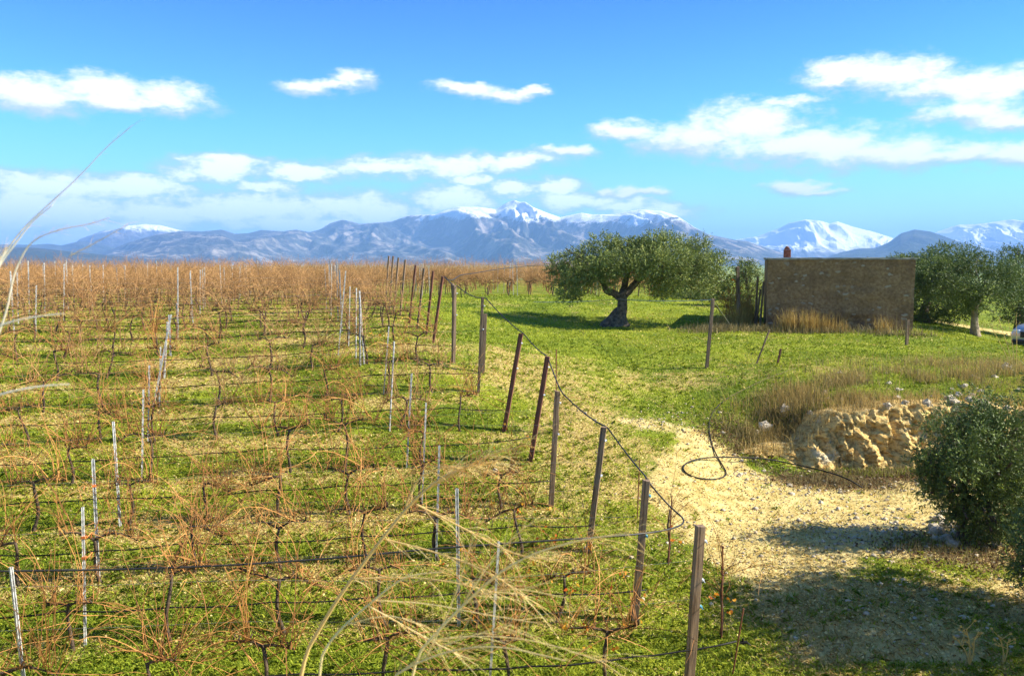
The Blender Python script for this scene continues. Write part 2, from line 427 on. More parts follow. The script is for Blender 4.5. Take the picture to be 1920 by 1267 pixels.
strawc = t.mix(t.ramp(fine, .3, .7), (.24, .16, .045), (.64, .50, .17))
soil = t.mix(t.ramp(mid, .3, .7), (.17, .115, .062), (.34, .25, .14))
lt = t.math('ADD', sp.outputs[1], t.math('ADD', t.math('MULTIPLY', t.math('SUBTRACT', mid, .5), 1.3), t.math('MULTIPLY', t.math('SUBTRACT', fine, .5), 1.5)))
c = t.mix(t.ramp(lt, .45, .85), green, strawc)
c = t.mix(t.math('MULTIPLY', t.ramp(t.noise(t.pos, 1.7, 5, .7), .56, .68), .55), c, soil)
sandc = t.mix(t.ramp(mid, .3, .7), (.50, .37, .115), (.78, .62, .26))
sandc = t.mix(t.math('MULTIPLY', t.ramp(fine, .5, .75), .5), sandc, (.30, .22, .10))
c = t.mix(t.ramp(t.math('ADD', sp.outputs[0], t.math('MULTIPLY', t.math('SUBTRACT', mid, .5), .9)), .35, .75), c, sandc)
gravc = t.mix(t.ramp(vf, .4, .6), (.38, .33, .24), (.68, .61, .48))
c = t.mix(t.ramp(t.math('ADD', sp.outputs[2], t.math('MULTIPLY', t.math('SUBTRACT', fine, .5), .8)), .3, .8), c, gravc)
fin(t, c, .95, t.math('ADD', fine, t.math('MULTIPLY', vf, .5)), .8, .04, spec=.15)
g = link('ground', me, mat=m); tag(g, kind='structure')

# ------------------------------------------------------------------ mountains
def ridge_mat(name, rock_a, rock_b, snow_lo, snow_hi, fine=1.0, sxk=0.0):
    m, t = mat(name)
    s = t.node('ShaderNodeSeparateXYZ'); t.l.new(t.pos, s.inputs[0])
    n = t.noise(t.pos, .0011*fine, 8, .62); n2 = t.noise(t.pos, .006*fine, 6, .65)
    nb = t.noise(t.vec('MULTIPLY', t.pos, (1, 1, .35)), .0035*fine, 7, .68)
    rock = t.mix(t.ramp(nb, .47, .62), rock_a, rock_b)
    rock = t.mix(t.math('MULTIPLY', t.ramp(n2, .45, .62), .5), rock, tuple(v*.55 for v in rock_a))
    if snow_lo is None: col = rock
    else:
        h = t.math('ADD', t.math('ADD', s.outputs[2], t.math('MULTIPLY', s.outputs[0], sxk)), t.math('MULTIPLY', t.math('SUBTRACT', n, .5), 420)); h = t.math('ADD', h, t.math('MULTIPLY', t.math('SUBTRACT', n2, .5), 420))
        sn = t.ramp(h, snow_lo, snow_hi)
        col = t.mix(sn, rock, (.92, .94, .97))
    fin(t, col, .95, nb, 1.0, 70, spec=.1); return m
def mountain(name, sil, R0, depth, mt, seed, rough=1.0, ext=None):
    """a range: its crest follows the silhouette (px, py) seen from here, slopes with spurs fall to both sides"""
    pts = [azel(*p) for p in sil]; azs = np.array([p[0] for p in pts]); els = np.array([p[1] for p in pts])
    na = 620; nr = 150
    A = np.linspace(azs[0], azs[-1], na); E = np.interp(A, azs, els)
    base = -34.0
    V = np.zeros((nr, na, 3))
    crest_r = R0*(1+.05*np.sin(A*9+seed)+.03*np.sin(A*23+seed*2))
    crest = np.tan(np.maximum(E, 0))*crest_r+EYE
    rr = np.linspace(-1, .8, nr)
    fadeA = np.minimum(sstep(azs[0], azs[0]+.02, A), 1-sstep(azs[-1]-.02, azs[-1], A))
    for i, q in enumerate(rr):
        r = crest_r+q*depth
        x = r*np.sin(A); y = r*np.cos(A)
        fall = np.clip(1-abs(q), 0, 1)
        prof_ = fall**1.12
        # spurs and gullies running down from the crest
        wx = A*R0+600*np.array([mn.noise(Vector((a_*R0/1400, q*2.5, seed))) for a_ in A])+q*depth*.35
        sp_ = np.array([mn.ridged_multi_fractal(Vector((wx[j]/1100, q*1.2+seed, seed*3.1)), .9, 2.1, 5, 1.0, 2.0) for j in range(na)])
        amp = (crest-base)*min(1, abs(q)*4.0)*(1-abs(q))**.6*.46*rough
        z = base+(crest-base)*prof_+amp*(sp_-1.15)
        V[i, :, 0] = x; V[i, :, 1] = y
        lim = (crest-EYE)*(r/crest_r)+EYE
        V[i, :, 2] = np.maximum(np.minimum(z, lim-abs(q)*40), base-10)
    jj = np.arange(nr*na).reshape(nr, na)
    Fm = np.stack([jj[:-1, :-1], jj[:-1, 1:], jj[1:, 1:], jj[1:, :-1]], -1).reshape(-1, 4)
    o = link(name, npmesh(name, V.reshape(-1, 3), Fm, None, True), mat=mt); tag(o, kind='structure'); return o
ma = ridge_mat('mountain_rock', (.055, .062, .058), (.34, .29, .24), 540, 640, 1.0, .055)
mb = ridge_mat('mountain_snow', (.085, .095, .11), (.22, .20, .18), 140, 300, .8)
mb2 = ridge_mat('mountain_snow', (.085, .095, .11), (.22, .20, .18), 480, 640, .8)
mc = ridge_mat('hill_scrub', (.030, .042, .030), (.085, .085, .062), None, None)
mountain('mountain_range', [(150,490),(200,470),(240,455),(290,440),(340,433),(380,434),(415,430),(440,438),(465,437),(490,431),(530,434),(555,430),(580,435),(600,430),(620,418),(642,412),(660,416),(675,420),(700,418),(735,415),(765,404),(780,403),(815,402),(830,396),(860,387),(900,388),(930,392),(950,380),(958,377),(965,375),(975,379),(985,378),(1000,388),(1030,400),(1050,407),(1075,402),(1090,399),(1110,402),(1150,402),(1170,398),(1200,392),(1220,394),(1240,395),(1270,405),(1300,425),(1330,440),(1380,450),(1400,452),(1440,465),(1480,478),(1540,490)], 12000, 4200, ma, 3)
mountain('mountain_range', [(1330,488),(1360,452),(1420,443),(1440,435),(1460,428),(1480,418),(1495,415),(1510,411),(1540,414),(1555,419),(1570,415),(1600,425),(1640,435),(1665,443),(1700,455),(1760,488)], 20000, 4500, mb, 8, .8)
mountain('mountain_range', [(1700,488),(1740,442),(1760,433),(1790,423),(1800,421),(1830,420),(1850,418),(1880,413),(1900,411),(1920,414),(1960,400),(2020,410),(2100,425),(2200,450),(2300,488)], 19000, 4500, mb, 11, .8)
mountain('mountain_range', [(1500,490),(1540,486),(1580,472),(1610,466),(1640,465),(1665,455),(1690,437),(1715,430),(1745,434),(1790,450),(1840,465),(1870,475),(1940,480),(2050,470),(2200,488)], 10500, 3000, mc, 5, .7)
mountain('mountain_range', [(100,488),(150,448),(195,432),(215,430),(240,423),(270,420),(300,422),(345,433),(400,460),(460,488)], 17000, 4000, mb2, 14, .7)
mountain('mountain_range', [(-300,485),(-200,460),(-100,450),(0,458),(60,459),(90,457),(115,460),(150,452),(180,455),(230,466),(300,488)], 13500, 3000, mc, 17, .6)
mountain('mountain_range', [(-500,488),(-300,470),(-100,462),(0,463),(60,464),(130,471),(200,478),(270,485),(400,489)], 8000, 2500, mc, 21, .5)

# ------------------------------------------------------------------ scatter builders
def frame_pts(n, dlo, dhi, power=1.0, px0=-140, px1=2060):
    """random ground points spread evenly over a wedge that is a little wider than the view"""
    u = rng.random(n); d = (dlo**(1-power)+u*(dhi**(1-power)-dlo**(1-power)))**(1/(1-power)) if power != 1 else dlo*(dhi/dlo)**u
    a = (px0+rng.random(n)*(px1-px0)-CX)/F
    return a*d, d
def blades(X, Y, Z, h, wdt, lean, t0, bend=.3, seg=2):
    n = len(X); ang = rng.random(n)*2*np.pi
    dx, dy = np.cos(ang), np.sin(ang); ax, ay = -dy, dx
    th = rng.random(n)*2*np.pi; lx, ly = np.cos(th)*lean, np.sin(th)*lean
    P = np.stack([X, Y, Z-.005], 1)
    W = np.stack([ax*wdt, ay*wdt, np.zeros(n)], 1)*.5
    mid = P+np.stack([lx*h*.35, ly*h*.35, h*.6], 1)
    tip = P+np.stack([lx*h, ly*h, h*(1-bend*lean*.6)], 1)
    V = np.stack([P-W, P+W, mid+W*.7, tip, mid-W*.7], 1).reshape(-1, 3)
    b = np.arange(n)[:, None]*5
    return V, b+np.array([[0, 1, 2, 3, 4]]), np.repeat(t0, 5)
def flakes(X, Y, Z, size, t0, tilt=.5, up=.01):
    n = len(X); ang = rng.random(n)*2*np.pi
    nrm = np.stack([rng.normal(0, tilt, n), rng.normal(0, tilt, n), np.ones(n)], 1); nrm /= np.linalg.norm(nrm, axis=1)[:, None]
    a = np.stack([np.cos(ang), np.sin(ang), np.zeros(n)], 1); a -= nrm*(a*nrm).sum(1)[:, None]; a /= np.linalg.norm(a, axis=1)[:, None]
    b = np.cross(nrm, a); P = np.stack([X, Y, Z+up], 1); s = size[:, None]
    j = rng.uniform(.5, 1, (4, n, 1))
    V = np.stack([P-a*s*j[0], P-b*s*.7*j[1], P+a*s*j[2], P+b*s*.7*j[3]], 1).reshape(-1, 3)
    q = np.arange(n)[:, None]*4
    return V, q+np.array([[0, 1, 2, 3]]), np.repeat(t0, 4)

def region_pts(lst, seed):
    r_ = np.random.default_rng(seed); xs_, ys_ = [], []
    for (cx_, cy_, rx_, ry_, n_) in lst: xs_.append(r_.normal(cx_, rx_*.6, n_)); ys_.append(r_.normal(cy_, ry_*.6, n_))
    xs_ = np.concatenate(xs_); ys_ = np.concatenate(ys_); return xs_, ys_
# grass on the ground: short green blades
x, y = frame_pts(330000, 7.6, 46, 1.35)
sa, li, gr = masks(x, y)
keep = rng.random(len(x)) > np.clip(sa*1.15+gr+np.clip(li-.38, 0, 1)*1.1, 0, .955)
x, y, sa, li = x[keep], y[keep], sa[keep], li[keep]
z = hgt(x, y)
h = rng.uniform(.018, .055, len(x))*(1+.02*y); wd = rng.uniform(.008, .018, len(x))*(.5+y*.06)
V, Fc, tt = blades(x, y, z, h, wd, .8, np.clip(rng.normal(.45, .25, len(x))+.9*vnoise(x, y, 2.5, 21)+.6*vnoise(x, y, .8, 23)+.3*(li-.3)+.08, 0, 1))
g = link('grass', npmesh('grass', V, Fc, tt), mat=M['grass']); tag(g, 'short green grass and weeds covering the vineyard floor and meadow', 'grass', kind='stuff')
x, y = frame_pts(170000, 7.6, 36, 1.3); sa, li, gr = masks(x, y)
keep = rng.random(len(x)) > np.clip(sa*1.2+gr+np.clip(li-.45, 0, 1), 0, .98); x, y = x[keep], y[keep]; z = hgt(x, y)
V, Fc, tt = flakes(x, y, z, rng.uniform(.010, .026, len(x))*(.7+.025*y), np.clip(rng.normal(.5, .25, len(x))+.5*vnoise(x, y, 2.5, 21), 0, 1), .5, .02)
g = link('clover', npmesh('clover', V, Fc, tt), mat=M['grass']); tag(g, 'low green clover and weeds spread over the soil', 'ground cover', kind='stuff')
# dry blades and straw
x, y = frame_pts(150000, 7.6, 40, 1.3); sa, li, gr = masks(x, y)
keep = rng.random(len(x)) < np.clip((li-.25)*1.1+.25*sa, 0, 1)*(1-gr*.7); x, y = x[keep], y[keep]; z = hgt(x, y)
V, Fc, tt = blades(x, y, z, rng.uniform(.02, .07, len(x)), rng.uniform(.006, .013, len(x))*(.5+y*.06), 1.6, rng.random(len(x)), .2)
g = link('dry_straw', npmesh('dry_straw', V, Fc, tt), mat=M['straw']); tag(g, 'pale straw and dead grass lying between the vine rows', 'straw', kind='stuff')
# fallen vine leaves and clods
x, y = frame_pts(120000, 7.6, 40, 1.25); sa, li, gr = masks(x, y)
keep = rng.random(len(x)) < np.clip((li-.15)*.95+.25*sa, .03, 1); x, y = x[keep], y[keep]; z = hgt(x, y)
V, Fc, tt = flakes(x, y, z, rng.uniform(.012, .04, len(x))*(.75+.02*y), np.clip(rng.normal(.6, .3, len(x)), 0, 1), .55, .012)
g = link('fallen_leaves', npmesh('fallen_leaves', V, Fc, tt), mat=M['litter']); tag(g, 'curled pale yellow fallen vine leaves scattered over the grass', 'leaves', kind='stuff')

x, y = region_pts([(6.7, 16.9, 1.0, .45, 5000), (7.9, 17.2, 1.0, .35, 3500), (5.2, 18.5, .7, .8, 2500), (7.2, 12.9, 1.1, .8, 2500)], 15); z = hgt(x, y)
V, Fc, tt = flakes(x, y, z, rng.uniform(.015, .045, len(x)), rng.random(len(x)), .8, .02)
g = link('fallen_leaves', npmesh('fallen_leaves', V, Fc, tt), mat=M['brown_leaf']); tag(g, 'dark brown dead leaves gathered at the foot of the earth cut', 'leaves', kind='stuff')
# broader weed rosettes in the turf
x, y = frame_pts(9000, 7.6, 30, 1.2); sa, li, gr = masks(x, y); keep = rng.random(len(x)) > np.clip(sa*1.5+gr, 0, .97); x, y = x[keep], y[keep]
x = np.repeat(x, 9)+rng.normal(0, .035, len(x)*9); y = np.repeat(y, 9)+rng.normal(0, .035, len(y)*9); z = hgt(x, y)
V, Fc, tt = blades(x, y, z, rng.uniform(.04, .10, len(x)), rng.uniform(.012, .028, len(x)), 1.3, np.clip(rng.normal(.35, .25, len(x)), 0, 1), .5)
g = link('weeds', npmesh('weeds', V, Fc, tt), mat=M['grass']); tag(g, 'broad-leaved green weed rosettes dotted through the turf', 'weeds', kind='stuff')

# gravel and small stones
def rock_mesh(name, seed, sub=2, sq=(1, 1, .7), rough=.35):
    import bmesh
    bm = bmesh.new(); bmesh.ops.create_icosphere(bm, subdivisions=sub, radius=1)
    for v in bm.verts:
        c = v.co.copy(); n_ = mn.noise(c*1.1+Vector((seed*7.7, 0, seed)))+.45*mn.noise(c*2.7+Vector((0, seed, 3)))
        v.co = c*(1+rough*n_)
        q = Vector((round(v.co.x*1.6)/1.6, round(v.co.y*1.6)/1.6, round(v.co.z*1.6)/1.6)); v.co = v.co.lerp(q, .35)
        v.co = Vector((v.co.x*sq[0], v.co.y*sq[1], v.co.z*sq[2]))
    me = bpy.data.meshes.new(name); bm.to_mesh(me); bm.free(); return me
def scatter_rocks(name, x, y, s, matl, label, seed=0, zoff=.2):
    src = []
    for k in range(5):
        me_ = rock_mesh('t', seed+k, 1); v = np.array([tuple(q.co) for q in me_.vertices]); f = np.array([tuple(p.vertices) for p in me_.polygons]); src.append((v, f)); bpy.data.meshes.remove(me_)
    z = hgt(x, y); Vs = []; Fs = []; off = 0
    for i in range(len(x)):
        v, f = src[i % 5]; a_ = rng.random()*6.28; c_, s_ = math.cos(a_), math.sin(a_)
        q = v*s[i]*rng.uniform(.7, 1.2, 3); q = np.stack([q[:, 0]*c_-q[:, 1]*s_+x[i], q[:, 0]*s_+q[:, 1]*c_+y[i], q[:, 2]+z[i]+s[i]*zoff], 1)
        Vs.append(q); Fs.append(f+off); off += len(v)
    o = link(name, npmesh(name, np.concatenate(Vs), np.concatenate(Fs)), mat=matl); tag(o, label, 'gravel', kind='stuff'); return o
xs = []; ys = []
for (cx_, cy_, rx_, ry_, n_) in ((6.6, 13.8, 1.5, 1.0, 900), (8.1, 17, 1.3, .8, 400), (5.7, 16.6, 1.3, .9, 420), (4.4, 13.6, 2.2, 2.6, 500), (6, 10.8, 2.2, 1.2, 350), (4.3, 19.2, 1.0, 1.2, 160), (3, 18.7, .9, .35, 140)):
    xs.append(rng.normal(cx_, rx_*.7, n_)); ys.append(rng.normal(cy_, ry_*.7, n_))
x = np.concatenate(xs); y = np.concatenate(ys); s = np.clip(rng.lognormal(-4.0, .45, len(x)), .008, .06)
scatter_rocks('gravel', x, y, s, M['rock'], 'loose pale gravel strewn over the sandy track', 3)

# ------------------------------------------------------------------ cut earth face
CUT = [(5.7, 17.3), (6.3, 17.95), (7.2, 18.2), (8.1, 18.1), (9.0, 18.25), (9.9, 18.15), (10.8, 17.6), (12.2, 16.9), (13.8, 16.0)]
def chain(pts, n):
    P = np.array(pts, float); L = np.concatenate([[0], np.cumsum(np.hypot(*(np.diff(P, axis=0).T)))])
    s_ = np.linspace(0, L[-1], n); return np.stack([np.interp(s_, L, P[:, 0]), np.interp(s_, L, P[:, 1])], 1), s_
nu, nv = 330, 60
cu, su = chain(CUT, nu); tx = np.gradient(cu[:, 0]); ty = np.gradient(cu[:, 1]); ln = np.hypot(tx, ty); nxn = ty/ln; nyn = -tx/ln   # toward the track
V = np.zeros((nu, nv, 3))
for i in range(nu):
    bx, by = cu[i]; zt = gz(bx-nxn[i]*.95, by-nyn[i]*.95)-.02; zb = gz(bx+nxn[i]*.7, by+nyn[i]*.7)-.15
    endf = min(1, i/60)
    for j in range(nv):
        q = j/(nv-1); zz = zt+(zb-zt)*q
        out = (-.95+.85*(q/.12)) if q < .12 else (-.10+.30*(q-.12)/.48 if q < .6 else .20+.34*(q-.6)/.4)
        if q < .12: zz = zt+(gz(bx-nxn[i]*.95, by-nyn[i]*.95)-zt)*(1-q/.12)-.02*(1-q/.12)
        else: zz = zt+(zb-zt)*((q-.12)/.88)
        p3 = Vector((su[i]*1.3, zz*1.2, 4)); wv = .25*mn.noise(Vector((su[i]*2, zz*2, 8))); v1 = mn.voronoi(Vector((su[i]*1.9+wv, zz*3.4+wv, 1)))[0]; v2 = mn.voronoi(Vector((su[i]*5.5+wv*2, zz*8, 6)))[0]; nse = mn.fractal(p3*1.5, .65, 2.1, 8)*.22+min(.03, (v1[1]-v1[0])*.12)+min(.018, (v2[1]-v2[0])*.07)+.13*abs(mn.fractal(Vector((su[i]*3.4+wv, zz*.9, 21)), .7, 2.2, 6))-.08*max(0, mn.noise(Vector((su[i]*3.1, zz*2.2, 15)))-.15)*4+.03*mn.noise(Vector((su[i]*27, zz*24, 5)))
        led = .03*math.sin(zz*13+5*mn.noise(Vector((su[i]*1.5, zz, 1))))*endf
        k_ = (out+(nse+led)*(0 if q < .06 else min(1, (q-.06)*5)*(1 if q < .8 else (1-q)*5)))-(1-endf)*.7
        V[i, j] = (bx+nxn[i]*k_, by+nyn[i]*k_, zz+.05*mn.noise(p3*4)*(q > .06))
jj = np.arange(nu*nv).reshape(nu, nv)
Fm = np.stack([jj[:-1, :-1], jj[:-1, 1:], jj[1:, 1:], jj[1:, :-1]], -1).reshape(-1, 4)
m, t = mat('earth_face')
n1 = t.noise(t.pos, 1.6, 6, .65); n2 = t.noise(t.vec('MULTIPLY', t.pos, (1, 1, 2.2)), 7, 6, .65); n3 = t.noise(t.pos, 40, 3, .6)
c = t.mix(t.ramp(n2, .35, .62), (.42, .24, .07), (.92, .68, .27)); c = t.mix(t.ramp(n1, .55, .68), c, (.76, .64, .40)); c = t.mix(t.math('MULTIPLY', t.ramp(n2, .58, .72), .6), c, (.20, .12, .06))
fin(t, c, .95, t.math('ADD', n2, t.math('MULTIPLY', n3, .3)), 1.0, .06, spec=.1)
V_face = V.copy()
o = link('earth_bank', npmesh('earth_bank', V.reshape(-1, 3), Fm, None, True), mat=m); tag(o, kind='structure')

# ------------------------------------------------------------------ words for labels
ORD = ['', 'first', 'second', 'third', 'fourth', 'fifth', 'sixth', 'seventh', 'eighth', 'ninth', 'tenth', 'eleventh', 'twelfth', 'thirteenth', 'fourteenth', 'fifteenth', 'sixteenth', 'seventeenth', 'eighteenth', 'nineteenth']
TENS = {20: 'twent', 30: 'thirt', 40: 'fort', 50: 'fift'}
def ordw(n):
    if n < 20: return ORD[n]
    tn, u = n//10*10, n % 10
    return TENS[tn]+('ieth' if u == 0 else 'y-'+ORD[u])

# ------------------------------------------------------------------ grape vines
def rv(s=1): return Vector((random.uniform(-s, s), random.uniform(-s, s), random.uniform(-s, s)))
def cane(mb, p, d, L, r, tn, n=9, droop=.5, wob=.18, lat=0):
    pts = [p.copy()]; d = d.normalized(); st = L/n
    bend = rv(.06)
    for i in range(n):
        d = (d+bend+Vector((0, 0, -droop*st*(.4+i/n*1.4)))+rv(wob)).normalized()
        p = p+d*st
        if p.z < .04: p.z = .04; d.z = abs(d.z)*.2
        pts.append(p.copy())
    mb.tube(pts, [r*(1-.65*i/n) for i in range(n+1)], 3, tn, False)
    for _ in range(lat):
        i = random.randint(2, n-1)
        cane(mb, pts[i], d+rv(1.3), L*random.uniform(.2, .45), r*.62, min(1, tn+.1), 5, droop, wob*1.3)
def vine_parts(seed, dense):
    random.seed(seed); tm = MB(); cm = MB()
    H = random.uniform(.55, .74); lx, ly = random.uniform(-.13, .13), random.uniform(-.1, .1)
    pts = []; n = 8
    for i in range(n+1):
        q = i/n; pts.append(Vector((lx*q+.035*math.sin(q*5+seed), ly*q+.03*math.cos(q*6+seed*2)-.03, -.05+q*(H+.05))))
    tm.tube(pts, [.027-.008*(i/n)+random.uniform(-.004, .004)+(.012 if i == 0 else 0) for i in range(n+1)], 7, .5)
    head = pts[-1]; heads = [head]
    for sgn in (-1, 1):
        if random.random() < .88:
            ap = [head-Vector((0, 0, .02))]; d = Vector((sgn, random.uniform(-.25, .25), random.uniform(.25, .9))); L = random.uniform(.25, .58)
            for i in range(6):
                d = (d+Vector((sgn*.2, 0, -.12))+rv(.28)).normalized(); ap.append(ap[-1]+d*L/6)
            tm.tube(ap, [.016-.0015*i+random.uniform(-.002, .003) for i in range(7)], 6, .4)
            heads += ap[2:]
            for _ in range(3):
                q = random.choice(ap[2:]); tm.tube([q, q+Vector((random.uniform(-.04, .04), random.uniform(-.04, .04), .06))], [.011, .007], 5, .4)
    nc = random.randint(30, 40) if dense else random.randint(35, 47)
    for _ in range(nc):
        p = random.choice(heads)+rv(.035); st = random.random()
        if st < .66: d = Vector((random.uniform(-.6, .6), random.uniform(-.45, .45), 1)); L = random.uniform(.5, 1.25)
        else: d = Vector((random.choice((-1, 1))*random.uniform(.4, 1.1), random.uniform(-.8, .8), random.uniform(-.5, .9))); L = random.uniform(.5, 1.3)
        cane(cm, p, d, L, random.uniform(.0045, .0076), random.random(), 9, random.uniform(.2, 1.1), .13, random.choice((0, 1, 2, 2) if not dense else (1, 1, 2, 2)))
    return tm.mesh('trunk', M['bark'], True), cm.mesh('canes', M['cane_red'] if dense else M['cane'])
SPARSE = [vine_parts(100+i, False) for i in range(14)]
DENSE = [vine_parts(300+i, True) for i in range(10)]
random.seed(11)
ROWANG = math.atan(SL); U = Vector((math.cos(ROWANG), math.sin(ROWANG), 0))
NROW = 20
slots = []      # (k, j, x, y)
for k in range(NROW+18):
    o_ = row_origin(k)
    if k < NROW: s0 = -1.0
    else: s0 = 4.0+(.30*(k-NROW)+13.5+ .9*ROWD*(k-NROW)*.0)      # rows beyond the meadow run on to the right
    j = 1; s_ = s0
    while True:
        x_, y_ = o_.x+U.x*s_, o_.y+U.y*s_; px_ = CX+F*x_/y_
        if px_ < -60: break
        if px_ < 1500: slots.append((k, j, x_+random.uniform(-.1, .1), y_+random.uniform(-.05, .05)))
        j += 1; s_ -= 1.22
slots = [q for q in slots if random.random() > .035]
slots.sort(key=lambda q: q[3])
near = slots[:298]; rest = slots[298:]
vine_objs = {}
for n_, (k, j, x_, y_) in enumerate(near):
    dense = y_ > 22.5 or (y_ > 16.5 and random.random() < .45)
    tmsh, cmsh = random.choice(DENSE if dense else SPARSE)
    v = empty('grape_vine', (x_, y_, gz(x_, y_)), ROWANG+random.choice((0, math.pi))+random.uniform(-.15, .15))
    sc_ = random.uniform(.93, 1.12); v.scale = (sc_, sc_, sc_*(1.14 if dense else 1.1))
    link('trunk', tmsh, v); link('canes', cmsh, v)
    side = 'from the right end of' if k >= NROW else 'from the end post in'
    lab = f"{'thickly branched' if dense else 'bare'} grape vine, {ordw(j)} {side} the {ordw(k+1)} row"
    tag(v, lab, 'vine', 'leafless grape vines in trellised rows'); vine_objs[(k, j)] = v
# rest of the vineyard as one mass
dat = []
for tmsh, cmsh in DENSE:
    vs = []; fs = []; ts = []; off = 0
    for msh in (tmsh, cmsh):
        v = np.array([tuple(q.co) for q in msh.vertices]); vs.append(v)
        fs += [[i+off for i in p.vertices] for p in msh.polygons if len(p.vertices) == 4]
        ts.append(np.full(len(v), 0. if msh is tmsh else .6)*rng.uniform(.8, 1.2)); off += len(v)
    dat.append((np.concatenate(vs), np.array(fs), np.concatenate(ts)))
Vs = []; Fs = []; Ts = []; off = 0
zz = hgt(np.array([q[2] for q in rest]), np.array([q[3] for q in rest]))
for n_, (k, j, x_, y_) in enumerate(rest):
    v, f, t0 = dat[n_ % len(dat)]; a_ = ROWANG+random.choice((0, math.pi)); c_, s_ = math.cos(a_), math.sin(a_); q = random.uniform(.95, 1.15)
    keepf = f if y_ < 52 else f[::1]
    Vs.append(np.stack([(v[:, 0]*c_-v[:, 1]*s_)*q+x_, (v[:, 0]*s_+v[:, 1]*c_)*q+y_, v[:, 2]*q*1.14+zz[n_]], 1)); Fs.append(keepf+off); Ts.append(t0); off += len(v)
o = link('distant_vines', npmesh('distant_vines', np.concatenate(Vs), np.concatenate(Fs), np.concatenate(Ts)), mat=M['cane_red'])
tag(o, 'russet mass of leafless grape vines filling the far vineyard', 'vines', kind='stuff')

# some last orange leaves on the vines near the front end posts
def leaf_cluster(parent, pts, n, spread, size):
    V_ = []; T_ = []
    for c_ in pts:
        for _ in range(n):
            V_.append(Vector(c_)+rv(spread)); T_.append(random.random())
    V_ = np.array([tuple(v) for v in V_])
    a_, b_, c_ = flakes(V_[:, 0], V_[:, 1], V_[:, 2], rng.uniform(size*.6, size, len(V_)), np.array(T_), 2.0, 0)
    return link('leaves', npmesh('leaves', a_, b_, c_), parent, M['autumn_leaf'])
for (k, j), n_ in (((0, 1), 14), ((1, 1), 16), ((2, 1), 10), ((1, 2), 5), ((0, 2), 4), ((3, 1), 5), ((6, 2), 8)):
    if (k, j) in vine_objs:
        leaf_cluster(vine_objs[(k, j)], [(random.uniform(-.5, .5), random.uniform(-.3, .3), random.uniform(.5, 1.3)) for _ in range(n_)], 3, .05, .045)

random.seed(77)
for px_, d_, n_, lf, lab in ((1366, 10.35, 16, 5, 'wispy vine shoots tied to the rusty rod at the end of the front row'), (1261, 12.45, 12, 4, 'wispy vine shoots on the thin rusty stake behind the second post'), (1046, 17.55, 16, 0, 'fan of bare vine shoots above the fifth end post')):
    x_ = (px_-CX)/F*d_; v = empty('grape_vine', (x_, d_, gz(x_, d_))); tm = MB(); cm = MB()
    tm.tube([(0, 0, -.05), (.03, .02, .3), (-.01, 0, .6), (.02, 0, .85)], [.022, .018, .016, .012], 6)
    for _ in range(n_): cane(cm, Vector((random.uniform(-.02, .03), 0, random.uniform(.45, .9))), Vector((random.uniform(-.6, .6), random.uniform(-.4, .4), random.uniform(.3, 1.2))), random.uniform(.5, 1.0), .005, random.random(), 9, random.uniform(.4, 2.0), .13, 1)
    tm.build('trunk', M['bark'], v, True); cm.build('canes', M['cane'], v)
    if lf: leaf_cluster(v, [(random.uniform(-.15, .2), random.uniform(-.1, .1), random.uniform(.3, .9)) for _ in range(lf)], 4, .03, .05)
    tag(v, lab, 'vine', 'leafless grape vines in trellised rows')

# ------------------------------------------------------------------ end posts
TOPX = [1313, 1212, 1132, 1045, 1027, 977, 905, 852, 830, 812, 795, 779, 760, 747, 737, 729]
TOPY = [985, 900, 800, 733, 668, 625, 557, 535, 518, 508, 503, 497, 487, 483, 480, 480]
KIND = ['wood', 'wood', 'wood', 'wood', 'wood_red', 'wood_red', 'wood_grey', 'wood_grey', 'wood_red', 'wood_red', 'wood_grey', 'wood_red', 'wood', 'wood', 'wood', 'wood']
LOOK = ['squared brown timber post with white clips, nearest of the leaning end posts',
        'weathered brown timber end post of the second row, pipe over its top',
        'brown timber end post of the third row leaning right',
        'narrow brown timber end post of the fourth row',
        'dark red-brown end post of the fifth row, leaning right below the pipe',
        'reddish end post of the sixth row, leaning strongly to the right',
        'upright grey end post of the seventh row',
        'thick forked grey end post of the eighth row',
        'slender reddish leaning end post of the ninth row']
post_tops = []
def box_post(bot, top, wx, wy, name, matl, rz=.1):
    """square post from bot to top, modelled along local z of an empty at its foot"""
    d = top-bot; root = empty(name, bot); q = d.to_track_quat('Z', 'Y')
    root.rotation_mode = 'QUATERNION'; root.rotation_quaternion = q @ Matrix.Rotation(rz, 3, 'Z').to_quaternion()
    mb = MB(); L = d.length; n = 7
    b0 = 0
    for i in range(n+1):
        q_ = i/n; jx, jy = random.uniform(-.003, .003), random.uniform(-.003, .003)
        for sx_, sy_ in ((-1, -1), (1, -1), (1, 1), (-1, 1)):
            mb.v.append((sx_*wx/2*(1+random.uniform(-.03, .03))+jx, sy_*wy/2*(1+random.uniform(-.03, .03))+jy, -.25+q_*(L+.25)+(random.uniform(-.01, .01) if i == n else 0))); mb.t.append(.5)
    for i in range(n):
        for e in range(4):
            a_ = i*4+e; b_ = i*4+(e+1) % 4; mb.f.append((a_, b_, b_+4, a_+4))
    mb.f.append((3, 2, 1, 0)); mb.f.append(tuple(n*4+e for e in range(4)))
    mb.build('shaft', M[matl], root, bevel=.006)
    return root, L
